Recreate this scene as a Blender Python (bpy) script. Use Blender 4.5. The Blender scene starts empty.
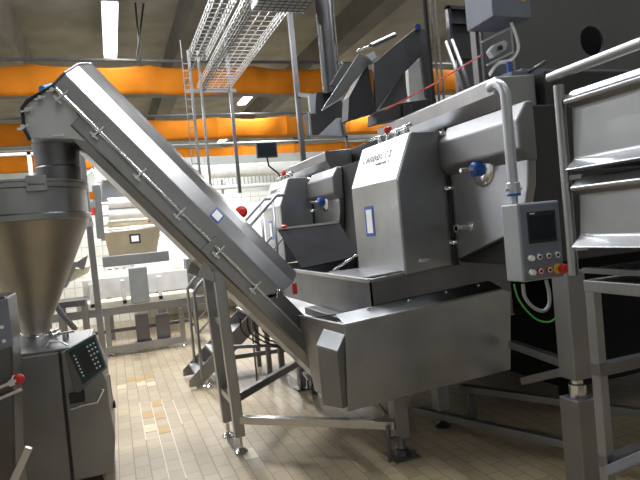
import bpy, bmesh, math, random
from mathutils import Vector, Matrix
random.seed(7)
V = Vector
S = bpy.context.scene
COL = S.collection
PI = math.pi

# ------------------------------------------------------------------ camera
# world: X runs along the incline conveyor, Y into the depth of the hall, Z up
EYE = V((0, 0, 1.6)); FPX = 572.0
YAW, PITCH, ROLL = math.radians(-19.9), math.radians(-1.4), math.radians(5.25)
_cy, _sy = math.cos(YAW), math.sin(YAW)
FW = V((-_sy*math.cos(PITCH), _cy*math.cos(PITCH), math.sin(PITCH)))
R0 = V((_cy, _sy, 0)); U0 = R0.cross(FW)
RT = math.cos(ROLL)*R0 - math.sin(ROLL)*U0
UP = math.sin(ROLL)*R0 + math.cos(ROLL)*U0

def at(px, py, X=None, Y=None, Z=None):
    """world point seen at a measured spot of the photo, on the plane X=, Y= or Z="""
    d = FW*FPX + RT*(px-320) - UP*(py-240)
    if X is not None: t = (X-EYE.x)/d.x
    elif Y is not None: t = (Y-EYE.y)/d.y
    else: t = (Z-EYE.z)/d.z
    return EYE + d*t

cam = bpy.data.cameras.new('camera'); camo = bpy.data.objects.new('camera', cam)
COL.objects.link(camo); S.camera = camo
m = Matrix.Identity(4)
for i in range(3):
    m[i][0] = RT[i]; m[i][1] = UP[i]; m[i][2] = -FW[i]; m[i][3] = EYE[i]
camo.matrix_world = m
cam.sensor_width = 36; cam.lens = FPX/640*36; cam.clip_end = 200; cam.clip_start = 0.02

# --------------------------------------------------------------- materials
def new_mat(name):
    mt = bpy.data.materials.new(name); mt.use_nodes = True
    return mt, mt.node_tree.nodes, mt.node_tree.links, mt.node_tree.nodes['Principled BSDF']

def steel(name, col, rough=.34, axis=2, var=.12, metal=1.0, grime=.0):
    """brushed stainless steel: stretched noise varies the gloss and, weakly, the tone"""
    mt, N, L, b = new_mat(name)
    tc = N.new('ShaderNodeTexCoord'); mp = N.new('ShaderNodeMapping')
    sc = [60, 60, 60]; sc[axis] = 2.0
    mp.inputs['Scale'].default_value = sc
    L.new(tc.outputs['Object'], mp.inputs['Vector'])
    n1 = N.new('ShaderNodeTexNoise'); n1.inputs['Scale'].default_value = 3; n1.inputs['Detail'].default_value = 3
    L.new(mp.outputs['Vector'], n1.inputs['Vector'])
    n2 = N.new('ShaderNodeTexNoise'); n2.inputs['Scale'].default_value = 3.0; n2.inputs['Detail'].default_value = 4
    L.new(tc.outputs['Object'], n2.inputs['Vector'])
    mr = N.new('ShaderNodeMapRange'); L.new(n1.outputs['Fac'], mr.inputs['Value'])
    mr.inputs['To Min'].default_value = rough-.05; mr.inputs['To Max'].default_value = rough+.09
    L.new(mr.outputs['Result'], b.inputs['Roughness'])
    cr = N.new('ShaderNodeMapRange'); L.new(n2.outputs['Fac'], cr.inputs['Value'])
    cr.inputs['From Min'].default_value = .3; cr.inputs['From Max'].default_value = .7
    cr.inputs['To Min'].default_value = 1-var; cr.inputs['To Max'].default_value = 1+var
    mx = N.new('ShaderNodeVectorMath'); mx.operation = 'SCALE'
    mx.inputs[0].default_value = col; L.new(cr.outputs['Result'], mx.inputs['Scale'])
    L.new(mx.outputs['Vector'], b.inputs['Base Color'])
    b.inputs['Metallic'].default_value = metal
    return mt

def plain(name, col, rough=.5, metal=0.0, var=.08, scale=6, bump=0):
    mt, N, L, b = new_mat(name)
    tc = N.new('ShaderNodeTexCoord')
    n = N.new('ShaderNodeTexNoise'); n.inputs['Scale'].default_value = scale; n.inputs['Detail'].default_value = 4
    L.new(tc.outputs['Object'], n.inputs['Vector'])
    cr = N.new('ShaderNodeMapRange'); L.new(n.outputs['Fac'], cr.inputs['Value'])
    cr.inputs['From Min'].default_value = .3; cr.inputs['From Max'].default_value = .7
    cr.inputs['To Min'].default_value = 1-var; cr.inputs['To Max'].default_value = 1+var
    mx = N.new('ShaderNodeVectorMath'); mx.operation = 'SCALE'
    mx.inputs[0].default_value = col; L.new(cr.outputs['Result'], mx.inputs['Scale'])
    L.new(mx.outputs['Vector'], b.inputs['Base Color'])
    b.inputs['Roughness'].default_value = rough; b.inputs['Metallic'].default_value = metal
    if bump:
        bp = N.new('ShaderNodeBump'); bp.inputs['Strength'].default_value = bump
        L.new(n.outputs['Fac'], bp.inputs['Height']); L.new(bp.outputs['Normal'], b.inputs['Normal'])
    return mt

def emit(name, col, s):
    mt, N, L, b = new_mat(name)
    b.inputs['Base Color'].default_value = (.9, .9, .9, 1)
    b.inputs['Emission Color'].default_value = (*col, 1); b.inputs['Emission Strength'].default_value = s
    return mt

def tile_mat(name, c1, c2, mortar, bw, rh, msize, rough, offset=.5, plane='xy', rot=0, accent=None, bump=.25):
    mt, N, L, b = new_mat(name)
    tc = N.new('ShaderNodeTexCoord')
    sx = N.new('ShaderNodeSeparateXYZ'); L.new(tc.outputs['Object'], sx.inputs[0])
    cx = N.new('ShaderNodeCombineXYZ')
    a, c = {'xy': ('X', 'Y'), 'yx': ('Y', 'X'), 'xz': ('X', 'Z'), 'yz': ('Y', 'Z')}[plane]
    L.new(sx.outputs[a], cx.inputs['X']); L.new(sx.outputs[c], cx.inputs['Y'])
    br = N.new('ShaderNodeTexBrick'); L.new(cx.outputs[0], br.inputs['Vector'])
    br.offset = offset; br.inputs['Scale'].default_value = 1
    br.inputs['Color1'].default_value = (*c1, 1); br.inputs['Color2'].default_value = (*c2, 1)
    br.inputs['Mortar'].default_value = (*mortar, 1)
    br.inputs['Brick Width'].default_value = bw; br.inputs['Row Height'].default_value = rh
    br.inputs['Mortar Size'].default_value = msize; br.inputs['Mortar Smooth'].default_value = .2
    br.inputs['Bias'].default_value = 0
    n = N.new('ShaderNodeTexNoise'); n.inputs['Scale'].default_value = 1.6; n.inputs['Detail'].default_value = 5
    L.new(tc.outputs['Object'], n.inputs['Vector'])
    mr = N.new('ShaderNodeMapRange'); L.new(n.outputs['Fac'], mr.inputs['Value'])
    mr.inputs['From Min'].default_value = .3; mr.inputs['From Max'].default_value = .7
    mr.inputs['To Min'].default_value = .82; mr.inputs['To Max'].default_value = 1.12
    mx = N.new('ShaderNodeVectorMath'); mx.operation = 'SCALE'
    L.new(br.outputs['Color'], mx.inputs[0]); L.new(mr.outputs['Result'], mx.inputs['Scale'])
    L.new(mx.outputs['Vector'], b.inputs['Base Color'])
    rr = N.new('ShaderNodeMapRange'); L.new(n.outputs['Fac'], rr.inputs['Value'])
    rr.inputs['To Min'].default_value = rough-.08; rr.inputs['To Max'].default_value = rough+.12
    L.new(rr.outputs['Result'], b.inputs['Roughness'])
    bp = N.new('ShaderNodeBump'); bp.inputs['Strength'].default_value = bump; bp.inputs['Distance'].default_value = .004
    bp.invert = True
    L.new(br.outputs['Fac'], bp.inputs['Height']); L.new(bp.outputs['Normal'], b.inputs['Normal'])
    return mt

ST = steel('brushed_steel', (.37, .375, .385), .34)
STC = steel('conveyor_steel', (.36, .36, .365), .30, axis=0)
DUCT = plain('dark_duct_metal', (.13,.13,.135), .35, .8)
BAND = steel('dull_band_steel', (.26,.26,.265), .52, axis=1, var=.05)
HEADM = steel('satin_head_steel', (.62,.62,.63), .5, axis=0, var=.04)
FACE = steel('satin_plate', (.80,.80,.82), .42, axis=1, var=.03)
BAR = steel('bar_steel', (.62, .62, .63), .32, axis=0, var=.04)
STX = steel('brushed_steel_lengthwise', (.42, .42, .42), .33, axis=0)
STD = steel('dark_steel', (.19, .19, .20), .38)
STB = steel('bright_steel', (.66, .66, .67), .30)
STM = steel('matt_steel', (.30, .30, .305), .45)
CHROME = plain('polished_steel', (.72, .72, .73), .2, 1.0, .05)
ALU = plain('cast_aluminium', (.52, .54, .58), .4, .6)
GALV = plain('galvanised_wire', (.30, .30, .29), .4, .7, .15, 30)
BLACK = plain('black_rubber', (.018, .018, .02), .5)
BLACKP = plain('black_plate', (.028, .028, .032), .5, .2)
DARKGREY = plain('dark_grey_paint', (.07, .072, .078), .5, .2)
CHAR = plain('charcoal_plate', (.085, .085, .09), .45, .4)
GREY = plain('grey_paint', (.30, .31, .32), .45)
PANELGREY = plain('blue_grey_enclosure', (.20, .22, .27), .42, .3)
PANELSIDE = plain('light_grey_enclosure', (.36, .38, .40), .42, .3)
WHITE = plain('white_plastic', (.88, .88, .86), .4)
WHITEP = plain('white_painted_pipe', (.72, .72, .68), .4)
BLUE = plain('blue_plastic', (.02, .10, .42), .4)
LBLUE = plain('bright_blue_motor', (.02, .22, .60), .4)
RED = plain('red_plastic', (.62, .03, .02), .35)
YELLOW = plain('yellow_plastic', (.75, .50, .04), .4)
GREEN = plain('green_cable_sheath', (.05, .38, .08), .4)
BLACKM = plain('matt_black_plate', (.014, .014, .016), .9)
BLACKM.node_tree.nodes['Principled BSDF'].inputs['Specular IOR Level'].default_value = .15
SCREEN = plain('dark_screen', (.02, .024, .03), .12)
TEAL = plain('dark_teal_keypad', (.012, .045, .05), .25)
CREAM = plain('cream_plastic_belt', (.72, .66, .50), .5)
BRASS = steel('tan_steel', (.62, .52, .36), .36)
CONE = steel('warm_steel', (.46, .42, .36), .40)
CONC = plain('concrete', (.17, .17, .145), .85, 0, .22, 1.3, .15)
CONCD = plain('dark_concrete', (.095, .095, .085), .85, 0, .2, 1.5, .15)
ORANGE = plain('orange_sheeting', (.37, .115, .005), .8, 0, .18, 1.2)
ORANGE.node_tree.nodes['Principled BSDF'].inputs['Specular IOR Level'].default_value = .15
PALEWALL = plain('pale_wall_panel', (.55, .57, .55), .6, 0, .08, 2)
FLOORM = tile_mat('beige_floor_tiles', (.325, .258, .165), (.385, .31, .205), (.17, .13, .085), .21, .105, .0035, .40, .5, 'yx')
WALLT = tile_mat('white_wall_tiles', (.74, .73, .66), (.80, .79, .72), (.42, .41, .36), .20, .20, .006, .3, 0, 'xz')
WALLTY = tile_mat('white_side_wall_tiles', (.74, .73, .66), (.80, .79, .72), (.42, .41, .36), .20, .20, .006, .3, 0, 'yz')
AMBER = plain('amber_floor_tile', (.37, .235, .085), .4, 0, .1, 12)
PALETILE = plain('pale_floor_tile', (.50, .42, .28), .4, 0, .1, 12)
GROUT = plain('pale_grout', (.55, .50, .42), .6)
LAMP = emit('lamp_tube_glow', (.93, .97, 1.0), 9)

# ---------------------------------------------------------------- builders
class MB:
    """collects shapes, then links them as one mesh object"""
    def __init__(s): s.bm = bmesh.new()
    def hexa(s, p):
        v = [s.bm.verts.new(q) for q in p]
        for f in ((0,3,2,1),(4,5,6,7),(0,1,5,4),(1,2,6,5),(2,3,7,6),(3,0,4,7)):
            s.bm.faces.new([v[i] for i in f])
        return s
    def box(s, x0, x1, y0, y1, z0, z1):
        return s.hexa([(x0,y0,z0),(x1,y0,z0),(x1,y1,z0),(x0,y1,z0),(x0,y0,z1),(x1,y0,z1),(x1,y1,z1),(x0,y1,z1)])
    def prism(s, pts, off):
        """polygon pts swept by the vector off"""
        off = V(off); a = [s.bm.verts.new(V(p)) for p in pts]; b = [s.bm.verts.new(V(p)+off) for p in pts]
        n = len(pts); s.bm.faces.new(a[::-1]); s.bm.faces.new(b)
        for i in range(n): s.bm.faces.new((a[i], a[(i+1)%n], b[(i+1)%n], b[i]))
        return s
    def bar(s, p0, p1, w, h=None, ref=(0,0,1)):
        h = h or w; p0, p1 = V(p0), V(p1); d = (p1-p0).normalized(); ref = V(ref)
        if abs(d.dot(ref)) > .97: ref = V((0,1,0))
        a = d.cross(ref).normalized()*w/2; b = a.cross(d).normalized()*h/2
        return s.hexa([p0-a-b, p0+a-b, p0+a+b, p0-a+b, p1-a-b, p1+a-b, p1+a+b, p1-a+b])
    def tube(s, pts, r, n=12, r2=None, cap=True):
        pts = [V(p) for p in pts]; rings = []; prev = None
        for i, p in enumerate(pts):
            if i == 0: d = pts[1]-p
            elif i == len(pts)-1: d = p-pts[-2]
            else: d = (pts[i+1]-p).normalized()+(p-pts[i-1]).normalized()
            d.normalize()
            if prev is None:
                ref = V((0,0,1)) if abs(d.z) < .9 else V((1,0,0)); a = d.cross(ref).normalized()
            else: a = (prev-d*prev.dot(d)).normalized()
            prev = a; b = d.cross(a); rr = r if r2 is None else r+(r2-r)*i/(len(pts)-1)
            rings.append([s.bm.verts.new(p+a*math.cos(2*PI*k/n)*rr+b*math.sin(2*PI*k/n)*rr) for k in range(n)])
        for A, B in zip(rings, rings[1:]):
            for k in range(n):
                f = s.bm.faces.new((A[k], A[(k+1)%n], B[(k+1)%n], B[k])); f.smooth = True
        if cap: s.bm.faces.new(rings[0][::-1]); s.bm.faces.new(rings[-1])
        return s
    def hose(s, pts, r, n=8, k=6):
        """smooth tube through pts"""
        P_ = [V(p) for p in pts]; P_ = [P_[0]]+P_+[P_[-1]]; out = []
        for i in range(1, len(P_)-2):
            a, b, c, d = P_[i-1:i+3]
            for j in range(k):
                t = j/k; out.append(.5*((2*b)+(c-a)*t+(2*a-5*b+4*c-d)*t*t+(3*b-a-3*c+d)*t**3))
        out.append(P_[-2]); return s.tube(out, r, n)
    def lathe(s, base, prof, axis=(0,0,1), n=40, cap=True):
        """prof: (radius, distance along axis) pairs"""
        base, ax = V(base), V(axis).normalized()
        ref = V((0,0,1)) if abs(ax.z) < .9 else V((1,0,0)); a = ax.cross(ref).normalized(); b = ax.cross(a)
        rings = [[s.bm.verts.new(base+ax*h+a*math.cos(2*PI*k/n)*r+b*math.sin(2*PI*k/n)*r) for k in range(n)] for r, h in prof]
        for A, B in zip(rings, rings[1:]):
            for k in range(n):
                f = s.bm.faces.new((A[k], A[(k+1)%n], B[(k+1)%n], B[k])); f.smooth = True
        if cap: s.bm.faces.new(rings[0][::-1]); s.bm.faces.new(rings[-1])
        return s
    def build(s, name, mat, parent=None, bevel=0):
        bmesh.ops.recalc_face_normals(s.bm, faces=s.bm.faces)
        for e in s.bm.edges:
            if len(e.link_faces) == 2 and e.calc_face_angle(0) > .6: e.smooth = False
        me = bpy.data.meshes.new(name); s.bm.to_mesh(me); s.bm.free(); me.materials.append(mat)
        o = bpy.data.objects.new(name, me); COL.objects.link(o)
        if parent is not None:
            o.parent = parent
            w = V(parent.location); q = parent.parent
            while q is not None: w += V(q.location); q = q.parent
            me.transform(Matrix.Translation(-w))
        if bevel:
            b = o.modifiers.new('bevel', 'BEVEL'); b.width = bevel; b.segments = 2; b.limit_method = 'ANGLE'; b.angle_limit = .6
        return o

def tag(o, label, cat, group=None, kind=None):
    o['label'] = label; o['category'] = cat
    if group: o['group'] = group
    if kind: o['kind'] = kind
    return o
def thing(name, label, cat, loc, group=None):
    o = bpy.data.objects.new(name, None); COL.objects.link(o); o.location = loc; o.empty_display_size = .1
    return tag(o, label, cat, group)
def struct(name, mb, mat, bevel=0):
    o = mb.build(name, mat, None, bevel); o['kind'] = 'structure'; return o
def lab(o, text): o['label'] = text; return o
def dup(o, off, parent=None):
    c = o.copy(); COL.objects.link(c)
    if parent is None: c.location = V(o.location)+V(off)
    else: c.parent = parent
    for ch in list(o.children): dup(ch, off, c)
    return c
def arc(c, a, b, r, t0, t1, n=8):
    c, a, b = V(c), V(a), V(b)
    return [c+a*math.cos(t0+(t1-t0)*i/n)*r+b*math.sin(t0+(t1-t0)*i/n)*r for i in range(n+1)]

GLYPH = {  # 3x5 dot letters for the small engraved and printed words
 'A':'010101111101101','B':'110101110101110','C':'011100100100011','D':'110101101101110','E':'111100110100111','F':'111100110100100',
 'G':'011100101101011','H':'101101111101101','I':'111010010010111','K':'101101110101101','L':'100100100100111','M':'101111111101101',
 'N':'110101101101101','O':'010101101101010','P':'110101110100100','R':'110101110101101','S':'011100010001110','T':'111010010010010',
 'U':'101101101101111','V':'101101101101010','W':'101101111111101','X':'101101010101101','Y':'101101010010010',' ':'0'*15}
def lettering(mb, text, o, right, up, h, thick=.0015, wx=1.0):
    """raised block letters starting at o, h metres high"""
    o, right, up = V(o), V(right).normalized(), V(up).normalized(); nrm = right.cross(up); c = h/5
    for i, ch in enumerate(text):
        g = GLYPH[ch]
        for k, bit in enumerate(g):
            if bit == '1':
                q = o+right*(i*4*c+(k%3)*c)*wx+up*((4-k//3)*c)
                mb.prism([q, q+right*c*wx, q+right*c*wx+up*c, q+up*c], nrm*thick)
    return mb

# ==================================================================== HALL
struct('floor', MB().box(-7, 12, -4, 30, -.1, 0), FLOORM)
struct('ceiling', MB().box(-7, 12, -4, 30, 6.75, 6.9), CONC)
struct('wall_back', MB().box(-7, 12, 29.9, 30.1, 0, 6.75), PALEWALL)
struct('wall_left', MB().box(-7.1, -7, -4, 30, 0, 6.75), PALEWALL)
struct('wall_right', MB().box(12, 12.1, -4, 30, 0, 6.75), PALEWALL)
struct('wall_front', MB().box(-7, 12, -4.1, -4, 0, 6.75), PALEWALL)
# concrete ribs of the ceiling, running into the depth
for i, (x0, x1) in enumerate([(-5.6,-5.0), (-1.85,-1.5), (1.85,2.55), (5.75,6.45), (9.8,10.4)]):
    m_ = MB(); m_.prism([(x0,-4,6.745), (x0+.1,-4,6.2), (x1-.1,-4,6.2), (x1,-4,6.745)], (0,34,0))
    struct('trim_%d' % (i+1), m_, CONCD if i in (2,3) else CONC)
# tiled partition across the hall behind the packing line
struct('wall_partition', MB().box(-6.99, 3.4, 12.6, 12.75, 0, 2.5), WALLT)

# odd coloured tiles and pale joints let into the floor
seen = set()
def floor_tile(px, py, mat):
    p = at(px, py, Z=0); row = math.floor(p.x/.105); off = .105 if row % 2 == 0 else 0
    c_ = math.floor((p.y+off)/.21)
    if (row, c_) in seen: return
    seen.add((row, c_)); x = row*.105; y = c_*.21-off
    o = MB().box(x+.003, x+.102, y+.003, y+.207, -.004, .0015).build('floor_tile', mat); o['kind'] = 'structure'
for px, py in ((135,380),(141.6,378.7),(148,377),(143.8,413.6),(152,411.5),(160,405),(162.8,413),(169,426)): floor_tile(px, py, AMBER)
for px, py in ((143.8,384.8),(150.5,382.4),(122,386),(148.7,432),(246,452)): floor_tile(px, py, PALETILE)
for px, py0, py1 in ((139,402,440),(155,401,478),(163,399,478),(171,400,424)):
    a, b = at(px, py0, Z=0), at(px+(px-113)*(py1-py0)/(py0-245.)*1.0, py1, Z=0); x = round(a.x/.105)*.105
    o = MB().box(x-.0035, x+.0035, b.y, a.y, -.003, .0012).build('floor_joint', GROUT); o['kind'] = 'structure'

# orange sheeting hung across the hall on beams, three rows
def orange_beam(Y, z0, z1, label, seed):
    rnd = random.Random(seed); t = thing('hanging_sheet', label, 'sheet', (2.5, Y, z0), 'orange sheets hung across the hall')
    bm = MB(); n = 150; x0, x1 = -6.9, 11.9; rows = 7; grid = []
    ph = [rnd.uniform(0, 6) for _ in range(4)]
    for j in range(rows+1):
        r_ = []
        for i in range(n+1):
            x = x0+(x1-x0)*i/n; v = j/rows
            seg = (x*0.42+ph[3]) % 1.0; sag = .07*math.sin(PI*seg)
            dy = .035*math.sin(x*2.1+ph[0]+v*1.5)+.02*math.sin(x*5.3+ph[1]-v*2)+.07*math.sin(PI*v)
            fold = .05*math.exp(-((seg-.03)/.04)**2)
            z = z0+(z1-z0)*v - (sag if v > .5 else sag*.5)*v + .015*math.sin(x*3+ph[2])*(1-v)
            r_.append(bm.bm.verts.new((x, Y-dy-fold, z)))
        grid.append(r_)
    for j in range(rows):
        for i in range(n):
            f = bm.bm.faces.new((grid[j][i], grid[j][i+1], grid[j+1][i+1], grid[j+1][i])); f.smooth = True
    o = bm.build('sheet', ORANGE, t); sd = o.modifiers.new('solid', 'SOLIDIFY'); sd.thickness = .01
    MB().box(x0, x1, Y+.05, Y+.5, z0+.05, z1-.1).build('beam', CONCD, t)
    MB().tube([(x0, Y-.1, z1+.08), (x1, Y-.1, z1+.08)], .035, 8).build('rail', DARKGREY, t)
orange_beam(13.3, 4.87, 5.52, 'nearest and deepest orange sheet hung across the hall under the ceiling', 1)
orange_beam(19.0, 4.8, 5.5, 'middle orange sheet strung across the hall behind the nearest one', 2)
orange_beam(25.0, 4.75, 5.48, 'farthest orange sheet, lowest in view, just above the white pipes', 3)

# ceiling lamps: those in view, then unseen ones added for the light
def lamp(x, y0, y1, label, w=.28, z=6.2):
    yc = (y0+y1)/2
    t = thing('ceiling_lamp', label, 'lamp', (x, yc, z), 'strip lamps under the ceiling')
    MB().box(x-w/2-.02, x+w/2+.02, y0-.03, y1+.03, z+.03, z+.1).build('housing', GREY, t)
    MB().box(x-w/2, x+w/2, y0, y1, z-.02, z+.03).build('diffuser', LAMP, t)
    r = MB()
    for yy in (y0+.3, y1-.3): r.tube([(x, yy, z+.09), (x, yy, 6.76)], .012, 6)
    r.build('hanger', GREY, t)
    return t
def area(x, y, z, sx, sy, power, col=(.95,.97,1.0)):
    l = bpy.data.lights.new('strip_or_fill_light', 'AREA'); l.shape = 'RECTANGLE'; l.size = sx; l.size_y = sy
    l.energy = power; l.color = col
    o = bpy.data.objects.new('strip_or_fill_light', l); COL.objects.link(o); o.location = (x, y, z); return o
lamp(.39, 11.6, 14.9, 'long bright strip lamp hanging at the upper left, nearest in view')
lamp(4.8, 18.4, 20.2, 'bright strip lamp seen between the two upper orange sheets, right of the mesh tray')
lamp(5.53, 27.2, 28.7, 'small far strip lamp glowing between the lower orange sheets')
lamp(9.3, 11.6, 13.2, 'strip lamp seen as a glint behind the pole and frame at the top right')
for x, y0, y1, lb in [(.39, 4.5, 7.8, 'added strip lamp above the hopper and the conveyor head, out of view'),
                      (.39, -2.5, .8, 'added unseen strip lamp above where the photographer stands'),
                      (-4.2, 4.5, 7.8, 'added strip lamp over the left aisle, out of view'),
                      (4.6, 2.0, 5.2, 'added strip lamp above the tumbler machines, out of view'),
                      (2.8, 3.0, 6.2, 'added strip lamp above the collecting bin, out of view'),
                      (4.8, -2.5, .8, 'added strip lamp over the tray rack, out of view')]:
    lamp(x, y0, y1, lb)  # unseen lamps added to shape the conveyor highlight and the darker right side
lamp(.39, 8.0, 11.1, 'added strip lamp above the packing conveyor, out of view')  # unseen, added to push the whites behind the incline very bright
lamp(7.6, 5.0, 8.1, 'added strip lamp far right above the white pipes, out of view')  # unseen, added to light the hall on the right
LP = 190
for x, y, p in [(.39,13.2,.35), (4.8,19.3,1.6), (5.5,27.9,1.6), (9.3,12.4,.4), (.39,6.1,.6), (.39,-.8,.10), (-4.2,6.1,.7), (4.6,3.6,.3), (2.8,4.6,1.2), (6.5,22,3), (4.8,-.8,.03),
                (-4.2,13.2,1.2), (.39,22,4), (2.6,16.5,1.4), (-4.2,20,1.4), (0.4,26.5,1.6), (.39,9.6,3.2), (7.6,6.5,.5), (8.8,19,2)]:  # spots without a fixture are fill lights added to brighten the back
    area(x, y, 6.16, .28, 3.2, LP*p)
W = bpy.data.worlds.new('hall_air'); S.world = W; W.use_nodes = True
W.node_tree.nodes['Background'].inputs[0].default_value = (.6, .62, .65, 1)
W.node_tree.nodes['Background'].inputs[1].default_value = .3

# ================================================== INCLINED SCREW CONVEYOR
A0, A1 = V((.974, 0, 1.166)), V((-.256, 0, 2.644))       # clamp line, low end and high end
dS = (A1-A0).normalized(); dN = V((-dS.z, 0, dS.x))*-1    # along the incline upward / square to it
LEN = (A1-A0).length
YN, YF = 4.10, 4.60
def C(s, y, n): q = A0+dS*s+dN*n; return V((q.x, y, q.z))
cv = thing('incline_conveyor', 'long covered steel conveyor rising steeply from the big bin to the left hopper', 'conveyor', (.73, 4.35, 0))
# trough below the clamp line
def sweep(prof, s0, s1, name, mat, bev=.004):
    mb = MB(); mb.prism([C(s0, y, n) for y, n in prof], dS*(s1-s0)); return mb.build(name, mat, cv, bev)
def rev(n): return n
sweep([(YN,-.0),(YN,-.085),(YN+.02,-.095),(YN+.035,-.15),(YF-.035,-.15),(YF-.02,-.095),(YF,-.085),(YF,0)], -1.0, LEN-.22, 'trough', STC)
CP = [(YN,.008),(YN,.121),(YN+.09,.238),(YN+.28,.33),(YN+.40,.372),(YF,.372),(YF,.008)]
mb = MB(); lo = [mb.bm.verts.new(C(-.10-.31*n, y, n)) for y, n in CP]; hi = [mb.bm.verts.new(C(LEN+.025+.1*n, y, n)) for y, n in CP]
mb.bm.faces.new(lo); mb.bm.faces.new(hi[::-1])
for i in range(len(CP)): mb.bm.faces.new((lo[i], hi[i], hi[(i+1)%len(CP)], lo[(i+1)%len(CP)]))
mb.build('cover', STC, cv, .005)
# end cap of the cover
k = MB(); k.prism([C(LEN+.025+.1*n, y+(.006 if y > 4.3 else -.006), n+.005) for y, n in CP], dS*.014); k.build('end_plate', STD, cv, .003)
# clamp rod along the seam with its clips
MB().tube([C(-.06, YN-.03, .005), C(LEN, YN-.03, .005)], .013).build('clamp_rod', CHROME, cv)
for s_ in (.05, .42, .80, 1.17, 1.55, 1.86):
    k = MB(); k.bar(C(s_, YN-.045, -.045), C(s_, YN-.045, .05), .012, .012)
    k.bar(C(s_-.035, YN-.045, -.04), C(s_+.03, YN-.045, -.04), .016, .014)
    k.tube([C(s_, YN-.06, -.04), C(s_, YN+.0, -.04)], .013, 10); k.build('clamp', CHROME, cv)
# blue bordered sticker on the cover chamfer
def sticker(q, r_, u_, w, h, parent, fr=.12):
    q, r_, u_ = V(q), V(r_).normalized(), V(u_).normalized(); nn = r_.cross(u_)
    a = MB().prism([q-r_*w/2-u_*h/2, q+r_*w/2-u_*h/2, q+r_*w/2+u_*h/2, q-r_*w/2+u_*h/2], nn*.002).build('sticker', BLUE, parent)
    b_ = w*fr; q2 = q+nn*.002; w2, h2 = w-2*b_, h-2*b_
    MB().prism([q2-r_*w2/2-u_*h2/2, q2+r_*w2/2-u_*h2/2, q2+r_*w2/2+u_*h2/2, q2-r_*w2/2+u_*h2/2], nn*.001).build('label_face', WHITE, a)
    return a
chu = (C(0, YN+.09, .238)-C(0, YN, .121)).normalized()
sticker(C(.60, YN+.045, .18)+V((0,-.004,0)), -dS, chu, .085, .10, cv)
# lower outlet hatch (dark) and tapering foot of the trough
k = MB(); k.prism([C(-.06,YN,.02), C(-.06,YN,-.0), C(-.46,YN,-.0), C(-.46,YN,.04), C(-.42,YN,.11), C(-.13,YN,.11)], (0,YF-YN,0)); k.build('inlet_section', STD, cv, .004)
k = MB(); k.prism([C(-.05,YN-.01,.0), C(-.05,YN-.01,.015), C(-.47,YN-.01,.015), C(-.47,YN-.01,0)], (0,.012,0)); k.build('seam', STB, cv)
k = MB(); k.tube([C(-.15,YN-.02,.12), C(-.09,YN-.03,.10), C(-.13,YN-.03,.05)], .008, 8); k.build('latch', CHROME, cv)
k = MB(); k.box(*(lambda p: (p.x-.015, p.x+.015, p.y-.05, p.y-.02, p.z-.05, p.z+.03))(C(-.17, YN, .20))); lab(k.build('safety_tag', RED, cv), 'red safety tag at the foot of the cover')
# discharge head at the top
hp = [at(x, y, Y=YN+.02) for x, y in ((22,108),(27,101),(50,87),(62,96),(104,146),(74,139),(29,138),(24,128))]
MB().prism(hp, (0, YF-YN-.04, 0)).build('discharge_head', HEADM, cv, .004)
edge = [at(x, y, Y=YN-.0) for x, y in ((30,140),(24,129),(22,108),(27,101),(52,86),(60,93))]
MB().tube(edge, .012, 8).build('head_rim', BLACK, cv)
for (x, y) in ((23,127),(27,110),(40,98),(52,90)):
    p = at(x, y, Y=YN-.02); k = MB(); k.bar(p+V((-.035,0,-.012)), p+V((.035,0,.012)), .012)
    k.tube([p+V((0,-.02,0)), p+V((0,.03,0))], .014, 8); k.build('clamp', CHROME, cv)
p0, p1 = at(52,135,Y=YN-.01), at(64,135.5,Y=YN-.01)
MB().bar(p0, p1, .01, .014).build('handle', CHROME, cv)
p = at(17, 129, Y=YN+.05); MB().tube([p, p+V((.06,0,0))], .008, 8).build('pin', CHROME, cv)
p = at(48, 91, Y=YN+.15); k = MB(); k.tube([p+V((-.03,-.02,-.005)), p+V((.04,.05,.035))], .036, 18); lab(k.build('motor_cap', LBLUE, cv), 'bright blue motor cap on the conveyor head')
# legs and bracing
def foot(mb, x, y, z0=0, top=.12):
    mb.lathe((x, y, z0), [(.052,0), (.052,.008), (.03,.028), (.017,.035), (.015,top)], n=20); return mb
for (x, y) in ((.742, 4.16), (.723, 4.55)):
    t_top = V((.70 if y < 4.3 else .68, y, 1.34)); t_bot = V((x, y, .12))
    lg = MB().bar(t_bot, t_top, .075, .075, ref=(0,1,0)).build('leg', ST, cv, .006)
    MB_ = MB(); foot(MB_, x, y, 0, .14); MB_.build('foot', CHROME, lg)
for z in (.38, .95): MB().bar((.725, 4.19, z), (.715, 4.52, z), .05, .05).build('cross_bar', ST, cv, .003)
k = MB(); k.prism([(.55,4.14,1.33),(.62,4.14,1.47),(.80,4.14,1.30),(.70,4.14,1.24)], (0,-.012,0)); k.build('bracket', ST, cv, .002)
k = MB(); k.prism([(.53,4.62,1.33),(.60,4.62,1.47),(.80,4.62,1.30),(.70,4.62,1.24)], (0,.012,0)); k.build('bracket', ST, cv, .002)
k = MB(); k.prism([at(200,250,Y=4.1), at(215,236,Y=4.1), at(218,242,Y=4.1), at(206,255,Y=4.1)], (0,-.05,0)); k.build('bracket_lip', ST, cv, .002)
for (x, z) in ((.66,1.36),(.70,1.36)):
    MB().lathe((x, 4.128, z), [(.014,0),(.014,-.014)], (0,-1,0), 8).build('bolt', CHROME, cv)
MB().bar((.76, 4.14, .245), (1.66, 3.45, .225), .055, .055)\
    .build('long_brace', BAR, cv, .003)
MB().bar((.76, 4.18, .40), (1.62, 5.40, .28), .05, .06).build('rear_brace', ST, cv, .003)
k = MB(); k.bar((1.64, 5.44, .02), (1.64, 5.44, .62), .07, .07, ref=(0,1,0)); k.build('rear_leg', ST, cv, .004)
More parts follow.
